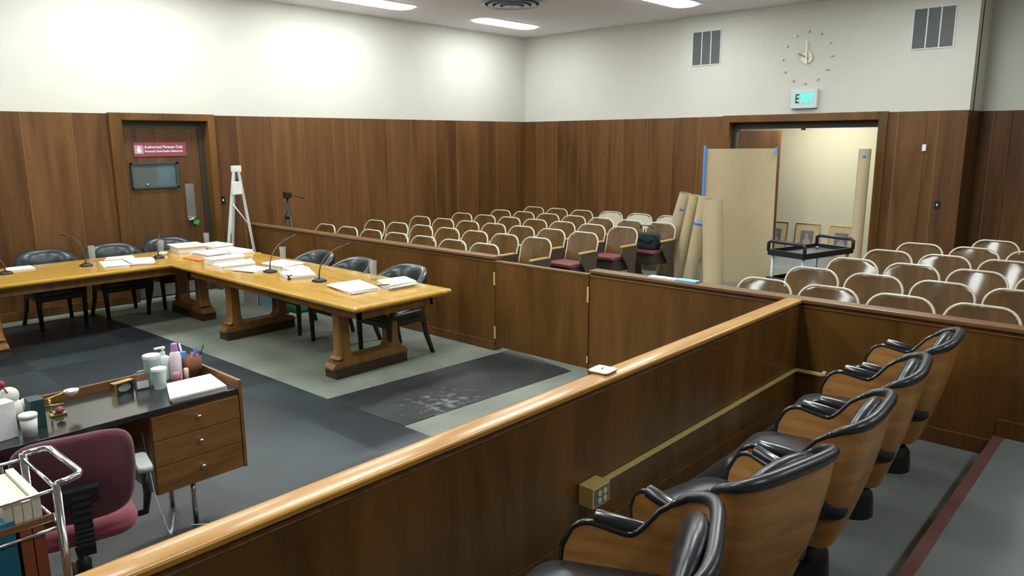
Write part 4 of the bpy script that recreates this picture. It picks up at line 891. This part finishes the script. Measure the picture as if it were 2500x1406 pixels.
a = MB(); a.lathe([(.002, .018), (.02, .03), (.02, .045), (.002, .056)], (.0, -.035, 0), 14); a.build('rose_ball', plain('rose_glass', (.30, .09, .12), .3), t)

# ------------------------------------------------------------------ burgundy office chair (back to the camera)
t = empty('office_chair', (.955, 3.50, 0), R(-12)); t.scale = (.9, .9, .9); tag(t, 'burgundy fabric office chair drawn up to the desk', 'office chair')
def pad(cx, cy, cz, hx, hz, th, mat, name, bend=.25, tilt=.12, r=.45):
    a = MB(); rings = []
    for d_, s in ((-th, .90), (-th*.6, .98), (0, 1), (th*.6, .97), (th, .86), (th*1.12, .5)):
        rg = []
        for q in range(32):
            an = 2*PI*q/32; cu, su = math.cos(an), math.sin(an); cu = math.copysign(abs(cu)**r, cu); su = math.copysign(abs(su)**r, su)
            x = hx*cu*s*(1-.08*(1 if su < 0 else 0)*abs(su)); z = hz*su*s; rg.append((cx+x, cy+d_-tilt*z+bend*x*x, cz+z))
        rings.append(rg)
    a.loft(rings); return smooth_by(a.build(name, mat, t), 70)
pad(0, -.235, .745, .255, .225, .035, M_maroonf, 'backrest', .5, .14)
a = MB(); rings = []
for z, s in ((.40, .90), (.415, .98), (.45, 1), (.475, .95), (.487, .75), (.49, .3)): rings.append([(x*s, y*s, z-.02*max(0, (y-.15)/.15)) for x, y in rrect(-.25, .25, -.22, .25, .11, 6)])
a.loft(rings); smooth_by(a.build('seat', M_redf, t), 70)
a = MB(); n = 22
P = [(0, -.16, .37), (0, -.25, .375), (0, -.305, .40), (0, -.32, .45), (0, -.315, .55), (0, -.31, .70)]
rg = []
def lerp(P, f): f *= len(P)-1; i = min(int(f), len(P)-2); return Vector(P[i]).lerp(Vector(P[i+1]), f-i)
for k in range(n*2+1):
    p = lerp(P, k/(n*2)); e = .003*(k % 2); rg.append([(p.x+sx_*(.036+e), p.y+sy_*(.014+e), p.z) for sx_, sy_ in ((-1, -1), (1, -1), (1, 1), (-1, 1))])
a.loft(rg, smooth=False); a.build('bellows_spine', M_black, t)
a = MB(); a.box(-.08, .08, -.322, -.268, .65, .73, .008); a.build('back_bracket', M_black, t)
for s in (-1, 1):
    a = MB(); a.tube([(s*.20, .0, .385), (s*.30, -.02, .40), (s*.315, -.03, .50), (s*.31, -.02, .645)], [.016, .018, .02, .018], 8); ar = a.build('arm_support', M_black, t)
    a = MB(); a.loft([[(s*.31+x*q, -.0+y*q, z) for x, y in rrect(-.036, .036, -.12, .12, .03, 4)] for z, q in ((.64, .9), (.65, 1), (.668, 1), (.675, .9))]); a.build('arm_pad', plain('grey_vinyl', (.30, .32, .32), .35, coat=.4), ar)
a = MB(); a.lathe([(.035, .10), (.035, .22), (.022, .23), (.022, .37)], n=14); a.box(-.12, .12, -.12, .12, .36, .40, .01); a.build('gas_lift', M_black, t)
for k in range(5):
    an = 2*PI*k/5+.5; cx_, sy_ = math.cos(an), math.sin(an)
    a = MB(); a.tube([(0, 0, .12), (.12*cx_, .12*sy_, .11), (.29*cx_, .29*sy_, .075)], [.03, .026, .016], 8); lg = a.build('base_leg', M_black, t)
    for q in (-.017, .017):
        a = MB(); a.T = Matrix.Translation((.29*cx_-sy_*q, .29*sy_+cx_*q, .027)) @ Matrix.Rotation(an+PI/2, 4, 'Z') @ Matrix.Rotation(PI/2, 4, 'Y'); a.lathe([(.02, -.009), (.0265, -.007), (.0265, .007), (.02, .009)], n=14); a.build('caster', M_black, lg)
# telephone cord hanging by the pedestal
a = MB(); pts = []
for k in range(150):
    f = k/149; c_ = Vector((1.36+.10*f, 3.62+.12*f, .20-.10*math.sin(PI*f)-.06*f)); an = k*1.0; pts.append(c_+Vector((0, .012*math.cos(an), .012*math.sin(an))))
a.tube(pts, .0022, 5); a.tube([pts[-1], (1.50, 3.80, .12), (1.55, 3.76, .03), (1.66, 3.72, .006)], .003, 5); a.tube([pts[0], (1.37, 3.72, .30), (1.37, 3.8, .60)], .003, 5)
tag(a.build('telephone_cord', M_signframe), 'coiled grey cord hanging below the desk', 'cord')

# ------------------------------------------------------------------ chrome file cart
RZ = .98
q1, q2 = at(140, 1178, z=RZ), at(52, 1108, z=RZ)      # near and far right posts
cx0, ny, fy = (q1.x+q2.x)/2, q1.y, q2.y; xl = cx0-.52
t = empty('file_cart', (cx0, ny, 0)); tag(t, 'chrome wire file cart loaded with folders beside the rail', 'cart'); T0 = Matrix.Translation((-cx0, -ny, 0))
for x in (cx0, xl):
    for y in (ny, fy):
        a = MB(); a.T = T0; a.tube([(x, y, .06), (x, y, RZ)], .013, 12); a.build('post', M_chrome, t)
        a = MB(); a.T = T0 @ Matrix.Translation((x, y, .031)) @ Matrix.Rotation(PI/2, 4, 'X'); a.lathe([(.03, -.01), (.031, .01)], n=14); a.build('caster', M_black, t)
a = MB(); a.T = T0
a.tube([(cx0, ny, RZ-.004), (cx0+.03, ny, RZ-.002), (cx0+.065, ny+.01, RZ), (cx0+.08, ny+.03, RZ), (cx0+.08, fy-.03, RZ), (cx0+.065, fy-.01, RZ), (cx0+.03, fy, RZ-.002), (cx0, fy, RZ-.004)], .012, 10); a.build('push_handle', M_chrome, t)
def wire_rim(z, r=.006):
    a = MB(); a.T = T0; a.tube([(cx0, ny, z), (xl, ny, z)], r, 8); a.tube([(cx0, fy, z), (xl, fy, z)], r, 8); a.tube([(cx0, ny, z), (cx0, fy, z)], r, 8); a.tube([(xl, ny, z), (xl, fy, z)], r, 8); return a
for z in (RZ-.02, RZ-.15, .50, .22): wire_rim(z).build('wire_rim', M_chrome, t)
a = MB(); a.T = T0; a.box(xl, cx0-.01, ny+.015, ny+.022, RZ-.130, RZ-.105, .002); a.build('file_rail', M_chrome, t)
a = MB(); a.T = T0; a.box(xl, cx0-.01, fy-.022, fy-.015, RZ-.130, RZ-.105, .002); a.build('file_rail', M_chrome, t)
a = MB(); a.T = T0
for k in range(14): x = xl+(cx0-xl)*(k+.5)/14; a.tube([(x, ny, .22), (x, fy, .22)], .003, 6)
a.build('bottom_shelf', M_chrome, t)
def hang(x0, x1, zb, zt, mat, label, ya=.03, yb=.03, w_=.012):
    nx = max(1, int((x1-x0)/w_)); a = MB()
    for k in range(nx):
        x = x0+(x1-x0)*(k+.5)/nx; dz = .006*((k*7) % 3); a.box(x-w_*.47, x+w_*.47, ny+ya, fy-yb, zb, zt-dz, .001)
    tag(a.build('hanging_files', mat), label, 'files')
hang(cx0-.42, cx0-.155, .895, RZ-.02, M_paper, 'white papers on top of the file cart at the left picture edge', w_=.26)
hang(cx0-.145, cx0-.04, .872, RZ-.03, M_paper2, 'cream files in the file cart nearest its handle', w_=.026)
hang(cx0-.40, cx0-.118, .52, .888, M_teal, 'teal blue binders hanging low in the file cart', .024, .03, .07)
hang(cx0-.112, cx0-.04, .60, .866, M_rust, 'rust brown folders hanging low in the file cart', .024, .03, .035)
a = MB(); a.T = Matrix.Translation((cx0-.18, (ny+fy)/2, .226)); a.loft([[(x*s, y*s, z) for x, y in rrect(-.14, .14, -.12, .12, .04, 4)] for z, s in ((0, .9), (.03, 1), (.16, .95), (.2, .6))]); tag(smooth_by(a.build('crumpled_bag', plain('grey_white_bag', (.50, .50, .44), .6, noise=.3, nscale=14, bump=.5)), 60), 'crumpled pale bag on the bottom of the file cart', 'bag')
